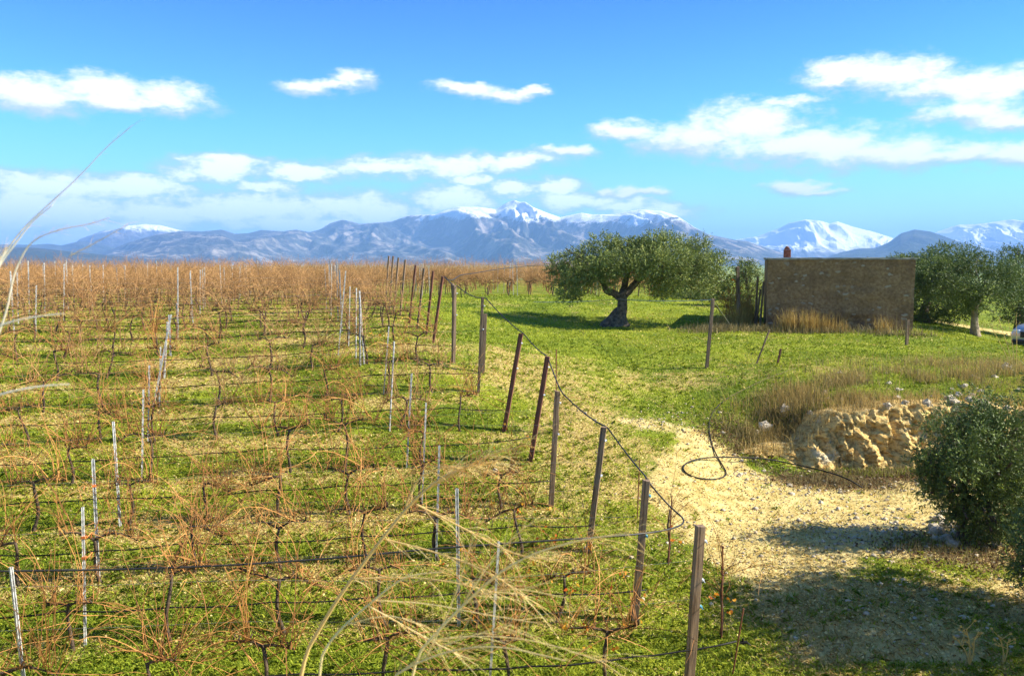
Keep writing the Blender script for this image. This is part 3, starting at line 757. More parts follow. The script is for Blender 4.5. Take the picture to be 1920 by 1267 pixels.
for k in range(16):
    o_ = row_origin(k); g_ = gz(o_.x, o_.y); bot = Vector((o_.x, o_.y, g_))
    top = at(TOPX[k], TOPY[k], o_.y+.05)
    post_tops.append(top)
    wx = (.105, .10, .098, .098, .10, .098, .075, .09, .075)[k] if k < 9 else .07
    root, L = box_post(bot, top, wx, wx*.9, 'end_post', KIND[k], random.uniform(-.42, -.28))
    lab = LOOK[k] if k < 9 else f"dark far end post of the {ordw(k+1)} row, leaning above the canes"
    tag(root, lab, 'post', 'wooden end posts along the vineyard edge')
    if k < 8:
        for h_ in ((L-.17, L-.62, L-.93) if k == 0 else (L-.2, L-.75)):
            mb = MB(); mb.tube([(-wx*.5-.06, -wx*.48-.008, h_), (wx*.3, -wx*.48-.012, h_+.004)], .006, 6); mb.box((-wx*.25, -wx*.47-.012, h_), (.05, .03, .026))
            mb.build('wire_clip', M['plastic_white'] if h_ > L-.9 and k != 1 else M['plastic_blue'], root, bevel=.004)
    if k == 0:
        for h_ in (.45, .72, 1.15, L-.09):
            mb = MB(); mb.tube([(.015, -wx*.46, h_), (.015, -wx*.46-.008, h_)], .010, 8); mb.build('bolt', M['rust'], root)
    if k == 7:
        mb = MB(); mb.tube([(0, 0, L-.45), (.06, 0, L-.2), (.10, 0, L+.04)], [.04, .045, .04], 7); mb.build('fork', M['wood_grey'], root, True)

# second weathered post standing beside the seventh one, and strutted post near the hut
def lone(name, b, tp, wx, matl, lab, cat='post'):
    root, L = box_post(b, tp, wx, wx, name, matl, .2); tag(root, lab, cat); return root, L
b = ground_at(905, 700, 17, 30); lone('wooden_post', b, at(910, 588, b.y), .085, 'wood_grey', 'short grey post close behind the seventh end post')

# ------------------------------------------------------------------ steel stakes
def make_stake(H):
    mb = MB(); w_, th = .026, .003
    # open U section with folded lips, notched along the edge
    for (x0, y0, sx_, sy_) in ((0, 0, w_, th), (-w_/2+th/2, .011, th, .020), (w_/2-th/2, .011, th, .020), (-w_/2-.004, .021, .010, th), (w_/2+.004, .021, .010, th)):
        mb.box((x0, y0, H/2-.1), (sx_, sy_, H+.2))
    return mb.mesh('shaft', M['steel'])
SH = [make_stake(h_) for h_ in (1.62, 1.72, 1.82, 1.92)]
def notch_mesh(H):
    mb = MB(); z_ = .5; mb.box((0, -.0035, H/2+.2), (.006, .003, H-.45))
    return mb.mesh('rib', M['steel'])
    while z_ < H-.05:
        mb.box((0, -.004, z_), (.012, .006, .022)); z_ += .14
    return mb.mesh('hooks', M['steel'])
NH = [notch_mesh(h_) for h_ in (1.62, 1.72, 1.82, 1.92)]
tb = MB(); tb.box((0, .006, 0), (.05, .05, .03)); tb.tube([(0, -.03, 0), (.10, -.05, .03), (.14, -.02, -.06)], .006, 5); TIE = tb.mesh('tie', M['tie_orange'])
# (row -> pixel of stake foot, top) for the two columns one can follow in the photograph
colB = {0: (915, 937, 1015), 1: (856, 856, 915), 2: (815, 825, 835), 3: (788, 800, 755), 4: (760, 773, 700), 5: (728, 740, 640), 6: (718, 730, 612), 7: (680, 673, 545)}
colA = {0: (6, 18, 1063), 1: (130, 157, 950), 2: (160, 174, 860), 3: (205, 211, 790), 4: (253, 270, 730), 5: (268, 281, 685), 6: (292, 302, 650), 7: (303, 315, 603), 8: (316, 317, 590), 9: (331, 332, 568)}
stake_top = {}
def row_pt_px(k, px):
    o_ = row_origin(k); a_ = (px-CX)/F
    y_ = (o_.y-SL*o_.x)/(1-SL*a_); return a_*y_, y_
random.seed(21)
def place_stake(k, c, x_, y_, top=None, lab=None):
    g_ = gz(x_, y_); i = random.randrange(4)
    if top is None: top = Vector((x_+random.uniform(-.05, .07), y_, g_+random.choice((1.62, 1.72, 1.82, 1.92))))
    bot = Vector((x_, y_, g_)); d = top-bot; H = d.length; i = min(range(4), key=lambda q: abs((1.62, 1.72, 1.82, 1.92)[q]-H))
    s_ = empty('vineyard_stake', bot); s_.rotation_mode = 'QUATERNION'
    s_.rotation_quaternion = d.to_track_quat('Z', 'Y') @ Matrix.Rotation(random.uniform(-.4, .4), 3, 'Z').to_quaternion(); s_.scale = (1, 1, H/(1.62, 1.72, 1.82, 1.92)[i])
    link('shaft', SH[i], s_); link('rib', NH[i], s_)
    tie = k in (1, 2, 6, 7, 8) and c == 1
    if tie:
        t_ = link('tie', TIE, s_); t_.location = (0, 0, 1.35)
        if k in (1, 7): t_ = link('tie', TIE, s_); t_.location = (0, 0, 1.1)
    cn = ('first', 'second', 'third', 'fourth', 'fifth', 'sixth', 'seventh', 'eighth', 'ninth', 'tenth')[c]
    lab = lab or f"galvanised steel stake{' with orange tie' if tie else ''} in the {ordw(k+1)} row, {cn} from its right end"
    tag(s_, lab, 'stake', 'steel stakes in the vine rows'); stake_top[(k, c)] = top
for k in range(NROW+6):
    o_ = row_origin(k)
    s0 = -2.23 if k < NROW else 12.0
    for c in range(9):
        if k < NROW and c == 0 and k in colB:
            x_, y_ = row_pt_px(k, colB[k][0]); place_stake(k, c, x_, y_, at(colB[k][1], colB[k][2], y_+.02))
        elif k < NROW and c == 1 and k in colA:
            x_, y_ = row_pt_px(k, colA[k][0]); place_stake(k, c, x_, y_, at(colA[k][1], colA[k][2], y_+.02))
        else:
            s_ = s0-4.9*c+random.uniform(-.25, .25); x_, y_ = o_.x+U.x*s_, o_.y+U.y*s_; px_ = CX+F*x_/y_
            if -30 < px_ < 1480: place_stake(k, c, x_, y_)
# the stakes that double up in the photograph, a leaning one among them
def extra_stake(bx, by, tx_, ty_, d, lab):
    p = at(bx, by, d); b = Vector((p.x, p.y, gz(p.x, p.y))); tp = at(tx_, ty_, d+.02)
    s_ = empty('vineyard_stake', b); s_.rotation_mode = 'QUATERNION'; dv = tp-b
    s_.rotation_quaternion = dv.to_track_quat('Z', 'Y'); s_.scale = (1, 1, dv.length/1.82)
    link('shaft', SH[2], s_); link('rib', NH[2], s_); tag(s_, lab, 'stake', 'steel stakes in the vine rows')
extra_stake(635, 660, 649, 508, 21.5, 'long steel stake leaning right, left of a cluster of upright stakes')
extra_stake(668, 660, 669, 540, 21.0, 'upright steel stake just right of the leaning one')
extra_stake(676, 680, 675, 556, 20.5, 'steel stake with pale top in the middle cluster')
extra_stake(283, 770, 322, 590, 17.5, 'leaning steel stake in the left column, touching its neighbour')
extra_stake(120, 590, 121, 495, 27, 'tall steel stake at far left before the russet vines')
extra_stake(67, 620, 69, 535, 24, 'short steel stake at far left')

# ------------------------------------------------------------------ hoses and wires
def sag_line(pts, n=8, sag=.04, jit=.01):
    out = []
    for a_, b_ in zip(pts[:-1], pts[1:]):
        for i in range(n):
            q = i/n; p = a_.lerp(b_, q); p = p+Vector((0, random.uniform(-jit, jit), -4*sag*q*(1-q)+random.uniform(-jit, jit))); out.append(p)
    out.append(pts[-1].copy()); return out
random.seed(31)
for k in range(NROW):
    o_ = row_origin(k); pts = []; s_ = .55 if k == 0 else (.15 if k < 3 else 0)
    x_ = 0
    while True:
        xx, yy = o_.x+U.x*s_, o_.y+U.y*s_; pts.append(Vector((xx, yy-.035, gz(xx, yy)+.46+random.uniform(-.03, .03))))
        if CX+F*xx/yy < -80: break
        s_ -= 1.22
    mb = MB(); mb.tube(sag_line(pts, 5, .025, .004), .0105 if k < 8 else .014, 6)
    o = mb.build('drip_hose', M['hose'], smooth=True); tag(o, f"black drip hose strung low along the {ordw(k+1)} vine row", 'hose', 'drip hoses along the vine rows')
    if k < 12:
        for hh, nm in ((1.0, 'middle'), (1.45, 'top')):
            p2 = []; s_ = -.02
            while True:
                xx, yy = o_.x+U.x*s_, o_.y+U.y*s_; p2.append(Vector((xx, yy, gz(xx, yy)+hh)))
                if CX+F*xx/yy < -80: break
                s_ -= 2.45
            mb = MB(); mb.tube(sag_line(p2, 2, .01, .001), .002, 4); o = mb.build('trellis_wire', M['wire'])
            tag(o, f"thin {nm} trellis wire of the {ordw(k+1)} vine row", 'wire', 'trellis wires')
# thick supply pipe: along the front stakes, round the end, then over the post tops
pp = [at(-90, 1073, 8.28), at(18, 1070, 8.34), at(200, 1068, 8.5), at(430, 1060, 8.68), at(640, 1045, 8.85), at(780, 1031, 8.98), at(937, 1019, 9.1), at(1080, 1010, 9.25), at(1180, 1003, 9.5), at(1245, 995, 9.85), at(1280, 984, 10.2), at(1283, 972, 10.6),
      at(1262, 955, 10.9), at(1238, 930, 10.9), at(1215, 902, 10.85)]
for a_, b_, f_ in ((1, 2, .10), (2, 3, .10), (3, 4, .05), (4, 5, .12), (5, 6, .10), (6, 7, .12), (7, 8, .10)):
    p, q = post_tops[a_]+Vector((.05, 0, .0)), post_tops[b_]+Vector((.05, 0, .0))
    if a_ == 3: continue
    for i in range(1, 7):
        w_ = i/7; pp.append(p.lerp(q, w_)-Vector((-.05*math.sin(w_*3), 0, 4*f_*w_*(1-w_))))
    pp.append(q)
def smooth_path(P, it=2):
    for _ in range(it):
        Q = [P[0]]
        for a_, b_ in zip(P[:-1], P[1:]): Q += [a_.lerp(b_, .25), a_.lerp(b_, .75)]
        Q.append(P[-1]); P = Q
    return P
# first order by distance so the run stays single
head_ = pp[:15]; tail = sorted(pp[15:], key=lambda v: v.y)
mb = MB(); mb.tube(smooth_path(head_+tail), .0115, 8); o = mb.build('supply_pipe', M['pipe'], smooth=True)
tag(o, 'thick black irrigation pipe along the front stakes and over the end post tops', 'pipe')
mb = MB(); P_ = [post_tops[8], at(846, 528, 23), at(862, 515, 26), at(880, 514, 27.5), at(930, 505, 32), at(975, 500, 36), at(1010, 497, 39), at(1035, 499, 41)]
mb.tube(smooth_path(P_), .013, 6); o = mb.build('supply_pipe', M['pipe'], smooth=True); tag(o, 'dark pipe sagging from the ninth end post toward the big olive tree', 'pipe')

# hose lying in a loop on the track
def on_ground(px, py, up=.02):
    p = ground_at(px, py, 9, 32); p.z += up; return p
lp = [(1366,748,.03),(1350,757,.03),(1334,776,.03),(1328,800,.02),(1333,830,.02),(1345,858,.02),(1358,878,.02),(1363,890,.02),(1352,899,.02),(1330,902,.02),(1300,896,.02),(1282,886,.02),(1280,874,.03),(1300,864,.05),(1340,861,.09),(1390,861,.12),(1440,866,.14),(1500,876,.14),(1550,890,.2),(1590,905,.2),(1618,918,.05)]
P_ = []
for px_, py_, u_ in lp:
    p = ground_at(px_, py_+u_*60, 9, 34); p.z += u_ if u_ > .03 else .02; P_.append(p)
mb = MB(); P_ = smooth_path(P_); P_ = [Vector((p.x, p.y, max(p.z, gz(p.x, p.y)+.016))) for p in P_]
mb.tube(P_, .0145, 7); o = mb.build('garden_hose', M['hose'], smooth=True); tag(o, 'dark hose looped on the sandy ground and trailing to the earth bank', 'hose')

P_ = smooth_path([on_ground(*q) for q in ((1366, 748, .03), (1400, 733, .08), (1445, 715, .1), (1492, 698, .12))])
mb = MB(); mb.tube(P_, .006, 5); o = mb.build('garden_hose', M['wood_grey'], smooth=True); tag(o, 'thin pale line running up from the looped hose into the dry grass', 'hose')
# rusty rods at the end of the first rows
def rod(b, tp, r, lab, bars=()):
    root = empty('rusty_stake', b); d = tp-b
    root.rotation_mode = 'QUATERNION'; root.rotation_quaternion = d.to_track_quat('Z', 'Y')
    mb = MB(); mb.tube([(0, 0, -.2), (0, 0, d.length)], r, 8); mb.build('rod', M['rust'], root)
    for h_ in bars:
        mb = MB(); mb.tube([(-.055, 0, d.length-h_), (.055, 0, d.length-h_+.008)], r*.8, 6); mb.box((0, 0, d.length-h_), (.03, .03, .016)); mb.build('crossbar', M['rust'], root)
    tag(root, lab, 'stake'); return root
def gnd(px, d): x_ = (px-CX)/F*d; return Vector((x_, d, gz(x_, d)))
rod(gnd(1368, 10.3), at(1355, 1025, 10.3), .012, 'rusty rod with two short crossbars right of the front end post', (0, .28, .36))
rod(gnd(1392, 9.25), at(1394, 1140, 9.25), .010, 'thin rusty stake holding the front hose end')
rod(gnd(1262, 12.4), at(1260, 928, 12.4), .010, 'thin rusty stake wound with a vine behind the second end post')
rod(gnd(1044, 17.5), at(1043, 655, 17.5), .012, 'rusty rod beside the fifth end post')
rod(gnd(1201, 14.0), at(1199, 862, 14.0), .009, 'thin rusty rod beyond the third end post with one leaf')
mb = MB(); p = at(1393, 1204, 9.22); mb.tube([p+Vector((-.03, 0, 0)), p+Vector((.05, 0, .005))], .018, 8); mb.tube([p+Vector((0, 0, -.02)), p+Vector((0, 0, .05))], .012, 8); mb.tube([p+Vector((.05, 0, 0)), p+Vector((.09, 0, -.03))], .008, 6)
o = mb.build('hose_valve', M['hose']); tag(o, 'small black valve closing the front drip hose at the rusty stake', 'valve')
for (a_, b_, s_) in (((1320, 1000), (1385, 1290), 'left'), ((1345, 1085), (1362, 1150), 'right')):
    mb = MB(); mb.tube([at(*a_, 9.3), at(a_[0]*.5+b_[0]*.5+4, a_[1]*.5+b_[1]*.5, 9.5), at(*b_, 9.6)], .0022, 4); o = mb.build('guy_wire', M['wire']); tag(o, f"thin loose guy wire at the front end post, {s_} one", 'wire')

# lone fence post on the meadow with wire and strut wires
b = ground_at(1325, 690, 18, 30); tp = at(1337, 560, b.y); root, L = box_post(b, tp, .085, .085, 'fence_post', 'wood_grey'); tag(root, 'pale slim fence post standing alone in the green meadow', 'post')
mb = MB(); mb.tube(sag_line([tp-Vector((0, 0, .03)), at(1160, 561, 31), at(1000, 566, 39)], 8, .05, 0), .012, 5); o = mb.build('fence_wire', M['wire']); tag(o, 'single taut wire from the lone meadow post toward the vineyard', 'wire')
e_ = ground_at(1373, 615, 24, 34); mb = MB(); mb.tube([tp-Vector((0, 0, .05)), e_], .010, 5); o = mb.build('guy_wire', M['wire']); tag(o, 'guy wire running down behind the lone meadow post', 'wire')
b = ground_at(1700, 647, 20, 34); root, L = box_post(b, at(1702, 600, b.y), .09, .09, 'fence_post', 'wood'); tag(root, 'short brown post at the right corner of the hut', 'post')
b = ground_at(1418, 683, 18, 30); root, L = box_post(b, at(1443, 618, b.y), .04, .04, 'tilted_stick', 'wood'); tag(root, 'thin stick leaning right in the meadow', 'stick')
b = ground_at(1458, 682, 18, 30); root, L = box_post(b, at(1464, 654, b.y), .05, .05, 'broken_stub', 'wood_red'); tag(root, 'short red-brown stub beside the leaning stick', 'stick')

# ------------------------------------------------------------------ the hut
HA = R(14.5); corner = at(1436, 612, 32.3); rc = at(1711, 622, 30.9)
hutw = (Vector((rc.x, rc.y))-Vector((corner.x, corner.y))).length
HA = -math.atan2(rc.y-corner.y, rc.x-corner.x)
hut = empty('stone_hut', (corner.x, corner.y, gz(corner.x, corner.y)-.1), -HA)
HH = EYE+ (490-487)/F*32 - hut.location.z; HD = 4.2
m, t = mat('hut_stone')
sv = t.node('ShaderNodeTexVoronoi'); t.put(sv.inputs['Vector'], t.vec('MULTIPLY', t.vec('ADD', t.obj, t.vec('MULTIPLY', t.noise(t.obj, 3, 3, col=True), (.25, .25, .25))), (1, 1, 2.0))); sv.inputs['Scale'].default_value = 3.3
sv.feature = 'F1'
n1 = t.noise(t.obj, 1.3, 5, .65); n2 = t.noise(t.obj, 9, 5, .65); n3 = t.noise(t.obj, 50, 3, .6)
plaster = t.mix(t.ramp(n2, .3, .7), (.25, .14, .062), (.44, .27, .13)); plaster = t.mix(t.math('MULTIPLY', t.ramp(n1, .40, .64), .45), plaster, (.14, .085, .05))
scol = t.node('ShaderNodeSeparateColor'); t.l.new(sv.outputs['Color'], scol.inputs[0])
stone = t.math('MULTIPLY', t.math('SUBTRACT', 1, t.ramp(sv.outputs['Distance'], .22, .38)), t.math('MULTIPLY', t.ramp(scol.outputs[0], .64, .76), .85))
c = t.mix(stone, plaster, t.mix(scol.outputs[1], (.30, .22, .14), (.62, .52, .38)))
sz = t.node('ShaderNodeSeparateXYZ'); t.l.new(t.obj, sz.inputs[0])
c = t.mix(t.math('MULTIPLY', t.math('MULTIPLY', t.ramp(sz.outputs[2], .9, .2), t.ramp(n1, .4, .6)), .7), c, (.12, .05, .035))
fin(t, c, .95, t.math('ADD', t.math('MULTIPLY', stone, .5), n2), .9, .05, spec=.1); M['hut'] = m
def rough_wall(w_, h_, seed):
    """front sheet of a wall with worn edges and bulges"""
    nx_, nz_ = 110, 50; V_ = np.zeros((nz_, nx_, 3))
    for i in range(nz_):
        for j_ in range(nx_):
            x_ = w_*j_/(nx_-1); z_ = h_*i/(nz_-1)
            d_ = .05*mn.fractal(Vector((x_*1.2, z_*1.2, seed)), .9, 2, 4)
            if z_ < .75 and abs(x_-w_*.62) < .7+.2*mn.noise(Vector((x_*3, 0, 0))): d_ += .12*(1-(abs(x_-w_*.62)/.95)**2)*math.sin(min(1, z_/.7)*math.pi)
            V_[i, j_] = (x_, d_, z_)
    return V_
Vf = rough_wall(hutw, HH, 3); nz_, nx_ = Vf.shape[:2]
vv = Vf.reshape(-1, 3).tolist(); jj = np.arange(nz_*nx_).reshape(nz_, nx_); ff = np.stack([jj[:-1, :-1], jj[:-1, 1:], jj[1:, 1:], jj[1:, :-1]], -1).reshape(-1, 4).tolist()
b0 = len(vv)   # back face ring and sides
back = [(0, .45, 0), (hutw, .45, 0), (hutw, .45, HH), (0, .45, HH)]
vv += back
left = [int(jj[i, 0]) for i in range(nz_)]; right = [int(jj[i, -1]) for i in range(nz_)]; topr = [int(q) for q in jj[-1]]; botr = [int(q) for q in jj[0]]
ff += [left+[b0+3, b0], list(reversed(right))+[b0+1, b0+2], list(reversed(topr))+[b0+3, b0+2], botr+[b0+1, b0], [b0+1, b0, b0+3, b0+2]]
me = bpy.data.meshes.new('wall'); me.from_pydata(vv, [], ff); me.update(); link('wall', me, hut, M['hut'])
for (x0, x1, y0, y1) in ((.0, .42, .452, HD-.452), (hutw-.42, hutw, .452, HD-.452), (0, hutw, HD-.45, HD)):
    mb = MB(); mb.box(((x0+x1)/2, (y0+y1)/2, HH/2), (x1-x0, y1-y0, HH)); mb.build('wall', M['hut'], hut, bevel=.03)
mr = simple('roof_concrete', (.26, .22, .16), (.50, .44, .34), 4, .95, .6, .03)
mb = MB(); nrf = 40
ring = []
for i in range(nrf+1):
    x_ = -.05+(hutw+.1)*i/nrf; zj = .02*mn.noise(Vector((x_*1.5, 0, 7)))
    for (yy, zz_) in ((-.05, HH+.003+zj*.3), (-.05, HH+.075+zj), (HD+.05, HH+.09+zj), (HD+.05, HH+.003)): mb.v.append((x_, yy+(.02*mn.noise(Vector((x_*4, 2, 2))) if yy < 0 else 0), zz_)); mb.t.append(.5)
for i in range(nrf):
    for e in range(4):
        a_ = i*4+e; b_ = i*4+(e+1) % 4; mb.f.append((a_, a_+4, b_+4, b_))
mb.f += [(0, 1, 2, 3), tuple(nrf*4+q for q in (3, 2, 1, 0))]
mb.build('roof', mr, hut)
ch = empty('x', (0, 0, 0)); bpy.data.objects.remove(ch)
cx_ = 1475; chx = (cx_-1436)/(1711-1436)*hutw
mb = MB(); mb.box((chx, .7, HH+.085+.16), (.27, .26, .32)); chim = mb.build('chimney', M['chimney'], hut, bevel=.02)
mb = MB(); mb.box((chx-.01, .7, HH+.085+.355), (.20, .2, .06)); mb.tube([(chx-.01, .7, HH+.47), (chx-.01, .7, HH+.53)], [.08, .05], 8); mb.build('chimney_cap', M['chimney'], chim, bevel=.01)
# old planks and a drain leaning on its left side
for i, (dx_, h_, ln_) in enumerate(((-.12, 1.9, .1), (-.22, 1.6, .16), (-.34, 2.1, .05))):
    mb = MB(); mb.tube([(dx_-ln_, .3+.3*i, .0), (dx_, .35+.3*i, h_)], .045, 6)
    mb.build('prop', M['wood_grey'], hut)
tag(hut, 'low dark stone hut with flat roof and stub chimney at the meadow end', 'hut')

# ------------------------------------------------------------------ trees
def sprigs(centers, radii, nper, leaf, slen, seed, up=.35, hollow=.45, nl=9, squash=1.0):
    """olive foliage: sprigs of narrow leaves spread through soft-edged clumps"""
    r_ = np.random.default_rng(seed); P = []; D = []; T_ = []
    for (c_, ra) in zip(centers, radii):
        n_ = max(8, int(nper*.62*(ra[0]*ra[1]+ra[0]*ra[2]+ra[1]*ra[2])/3))
        d = r_.normal(size=(n_, 3)); d /= np.linalg.norm(d, axis=1)[:, None]
        rad = hollow+(1-hollow)*r_.random(n_)**.6
        rad *= 1+.28*np.array([mn.noise(Vector(tuple(q*2.3))+Vector(tuple(c_))) for q in d])*1.6
        p = np.array(c_)+d*rad[:, None]*np.array(ra)
        P.append(p); dd = d*np.array([1, 1, .8])+np.array([0, 0, up])+r_.normal(0, .45, (n_, 3)); D.append(dd/np.linalg.norm(dd, axis=1)[:, None])
        T_.append(np.full(n_, r_.random()*.55)+r_.random(n_)*.35)
    P = np.concatenate(P); D = np.concatenate(D); T_ = np.concatenate(T_); n_ = len(P)
    Vs, Ts = [], []
    for i in range(nl):
        q = (i+.5)/nl; base = P+D*(slen*q)[:, None] if hasattr(slen, '__len__') else P+D*slen*q
        ax = D*.7+r_.normal(0, .55, (n_, 3)); ax /= np.linalg.norm(ax, axis=1)[:, None]
        sd = np.cross(ax, r_.normal(size=(n_, 3))); sd /= np.linalg.norm(sd, axis=1)[:, None]
        L = leaf*r_.uniform(.7, 1.25, (n_, 1)); W = L*.16
        Vs.append(np.stack([base, base+ax*L*.5+sd*W, base+ax*L, base+ax*L*.5-sd*W], 1)); Ts.append(np.clip(T_+r_.normal(0, .12, n_), 0, 1))
    V_ = np.concatenate(Vs).reshape(-1, 3); t_ = np.repeat(np.concatenate(Ts), 4)
    return V_, np.arange(len(V_)).reshape(-1, 4), t_
def tree(name, loc, trunk_paths, blobs, nper, leaf, slen, seed, lab, mt='olive', bark='olive_bark', cat='tree', group=None, rough=.12, limb=True, nl=9, hollow=.45, nsub=7):
    """trunk_paths: list of (points, radii) in local metres; blobs: (x,y,z,rx,ry,rz)"""
    random.seed(seed); root = empty(name, loc)
    mb = MB()
    for pts, rad in trunk_paths:
        P_ = smooth_path([Vector(p) for p in pts], 2); n_ = len(P_); rr_ = np.interp(np.linspace(0, 1, n_), np.linspace(0, 1, len(rad)), rad)
        P_ = [p+Vector((mn.noise(p*3+Vector((seed, 0, 0))), mn.noise(p*3+Vector((0, seed, 0))), 0))*rough*rr_[i]*2 for i, p in enumerate(P_)]
        b_ = len(mb.v); mb.tube(P_, list(rr_), 14)
        for q in range(b_, len(mb.v)):
            v = Vector(mb.v[q]); i = (q-b_)//14; c_ = P_[i]; k_ = 1+.30*mn.noise(Vector((v.x*5/max(.3, rr_[0]*4), v.y*5/max(.3, rr_[0]*4), v.z*1.2+seed)))+.18*math.sin(((q-b_) % 14)*2*math.pi/14*4+v.z*2)*(rr_[i] > .1)
            mb.v[q] = tuple(c_+(v-c_)*k_)
    mb.build('trunk', M[bark], root, True)
    if limb:
        mb = MB(); s0 = Vector(trunk_paths[0][0][-1])
        ends = [Vector(tp_[0][-1]) for tp_ in trunk_paths]
        for (x_, y_, z_, rx_, ry_, rz_) in blobs:
            c_ = Vector((x_, y_, z_)); s0 = min(ends, key=lambda e: (e-c_).length)
            for _ in range(3):
                e_ = c_+Vector((random.uniform(-.6, .6)*rx_, random.uniform(-.6, .6)*ry_, random.uniform(-.3, .6)*rz_)); md = s0.lerp(e_, .5)+rv(.12)+Vector((0, 0, .05))
                mb.tube(smooth_path([s0, md, e_], 2), [.05*(1-.85*i/8) for i in range(9)] if len(smooth_path([s0, md, e_], 2)) == 9 else .02, 6)
        mb.build('branches', M[bark], root, True)
    sub = []
    for b in blobs:
        for _ in range(nsub):
            d = rv(1); d.normalize(); d.z = d.z*.8+.1; k_ = random.uniform(.3, .95); q_ = random.uniform(.26, .54)
            sub.append((b[0]+d.x*b[3]*k_, b[1]+d.y*b[4]*k_, b[2]+d.z*b[5]*k_, b[3]*q_, b[4]*q_, b[5]*q_*1.1))
    if cat == 'bush':
        for b in blobs:
            for _ in range(5):
                d = rv(1); d.z = abs(d.z)+.2; d.normalize(); k_ = random.uniform(.95, 1.2)
                sub.append((b[0]+d.x*b[3]*k_, b[1]+d.y*b[4]*k_, b[2]+d.z*b[5]*k_, .06, .06, random.uniform(.1, .24)))
    blobs = sub
    V_, F_, t_ = sprigs([b[:3] for b in blobs], [b[3:] for b in blobs], nper, leaf, slen, seed, nl=nl, hollow=hollow)
    link('crown', npmesh('crown', V_, F_, t_), root, M[mt])
    tag(root, lab, cat, group); return root
def blob_px(loc, lst, y_spread=.5):
    """crown clumps given by where they are seen around the tree's own distance, with a depth offset of their own"""
    out = []
    for (px_, py_, rx_, rz_, dy) in lst:
        p = at(px_, py_, loc.y+dy); k_ = (loc.y+dy)/F
        out.append((p.x-loc.x, dy, p.z-loc.z, rx_*k_, rx_*k_*.95, rz_*k_))
    return out
# the big old olive
b = ground_at(1152, 612, 26, 36); loc = Vector((b.x, b.y, b.z))
kk = b.y/F
def lc(px_, py_, dy=0): p = at(px_, py_, loc.y+dy); return (p.x-loc.x, dy, p.z-loc.z)
bl = [(1085,485,42,34,0),(1060,515,38,34,.6),(1075,535,46,26,-.6),(1130,478,40,32,.9),(1145,500,46,34,-1.2),(1120,520,42,30,-.8),(1185,475,38,28,.5),(1175,515,40,30,-1.3),(1230,470,46,32,.3),(1255,495,48,36,-1.0),(1225,520,40,28,-.9),
      (1290,490,46,34,.4),(1320,505,40,34,-.5),(1335,490,30,24,.8),(1280,530,44,30,-.9),(1320,540,36,26,.1),(1240,545,32,20,.5),(1345,525,24,26,.6),(1155,462,26,18,0),(1200,472,40,26,-.2),(1205,490,44,30,-1.0),(1300,465,34,22,0),(1240,455,30,18,-.3),(1200,500,50,30,1.6),(1270,510,50,30,1.8),(1110,505,46,28,1.7),(1070,555,26,12,.4)]
tree('olive_tree', loc, [([lc(1150,616), lc(1160,595), lc(1168,575,-.05), lc(1166,552)], [.44, .27, .21, .20]),
      ([lc(1130,617,-.1), lc(1146,600,-.05), lc(1160,580)], [.24, .2, .13]), ([lc(1172,613,.05), lc(1168,598), lc(1166,580)], [.22, .15, .12]),
      ([lc(1164,558), lc(1150,548,-.1), lc(1138,548,-.1), lc(1132,530,-.1), lc(1120,512,-.3)], [.17, .13, .12, .1, .07]),
      ([lc(1166,556), lc(1180,545), lc(1195,527,.1), lc(1215,505,.2)], [.2, .15, .12, .07]),
      ([lc(1167,555,.1), lc(1172,530,.3), lc(1180,505,.5)], [.16, .12, .07])],
     blob_px(loc, bl), 780, .10, .26, 5, 'large old olive tree with twisted dark trunk and broad crown in the meadow', nl=9)
# olive grove to the right of the hut
def grove(px_, py_, d, blist, trunks, seed, lab, nper=680, mt='olive', bark='olive_bark', leaf=.10):
    p = at(px_, py_, d); loc_ = Vector((p.x, p.y, gz(p.x, p.y)))
    def l2(a_, b_, dy=0): q = at(a_, b_, d+dy); return (q.x-loc_.x, dy, q.z-loc_.z)
    tp_ = [([l2(*q) for q in pts], rad) for pts, rad in trunks]
    tp_[0][0][0] = (tp_[0][0][0][0], tp_[0][0][0][1], -.1)
    return tree('olive_tree', loc_, tp_, blob_px(loc_, blist), nper, leaf, .28, seed, lab, mt, bark, group='olive trees around the hut')
grove(1830, 626, 36.5, [(1770,505,52,36,0),(1810,490,44,30,.6),(1845,510,46,34,-.4),(1880,520,40,34,.5),(1790,540,50,32,-.6),(1850,548,46,26,-.5),(1745,530,42,36,.6),(1820,570,34,18,0),(1895,550,30,30,.8)],
      [([(1830,626), (1828,600), (1827,575), (1838,555)], [.22, .14, .12, .1]), ([(1828,580), (1815,560), (1800,545)], [.12, .1, .07])], 41, 'olive tree with pale slim trunk right of the hut', mt='olive_dark', bark='pale_bark')
grove(1735, 606, 40, [(1725,500,44,26,0),(1765,485,40,26,0),(1700,510,32,24,.5),(1740,540,48,40,-.3),(1790,560,46,34,.5),(1720,575,40,30,0),(1765,590,46,20,-.2)],
      [([(1735,606), (1732,590), (1738,565)], [.22, .18, .12])], 42, 'olive tree with dark low crown directly behind the hut corner', mt='olive_dark')
grove(1912, 612, 39, [(1915,500,38,34,0),(1905,475,26,18,0),(1945,510,44,40,.3),(1900,545,40,36,-.3),(1935,575,44,30,-.2),(1885,580,30,26,.4),(1960,470,34,24,0),(1920,600,40,14,0)],
      [([(1912,618), (1914,595), (1918,570)], [.25, .2, .14])], 43, 'dark rounded olive tree at the right edge above the car', mt='olive_dark', nper=420)
grove(1405, 590, 40, [(1400,505,24,20,0),(1418,520,26,26,0),(1388,530,24,26,.4),(1405,555,30,26,0),(1380,570,26,20,.3)],
      [([(1405,592), (1403,575), (1405,555)], [.12, .10, .07])], 44, 'small olive tree half hidden behind the left side of the hut')
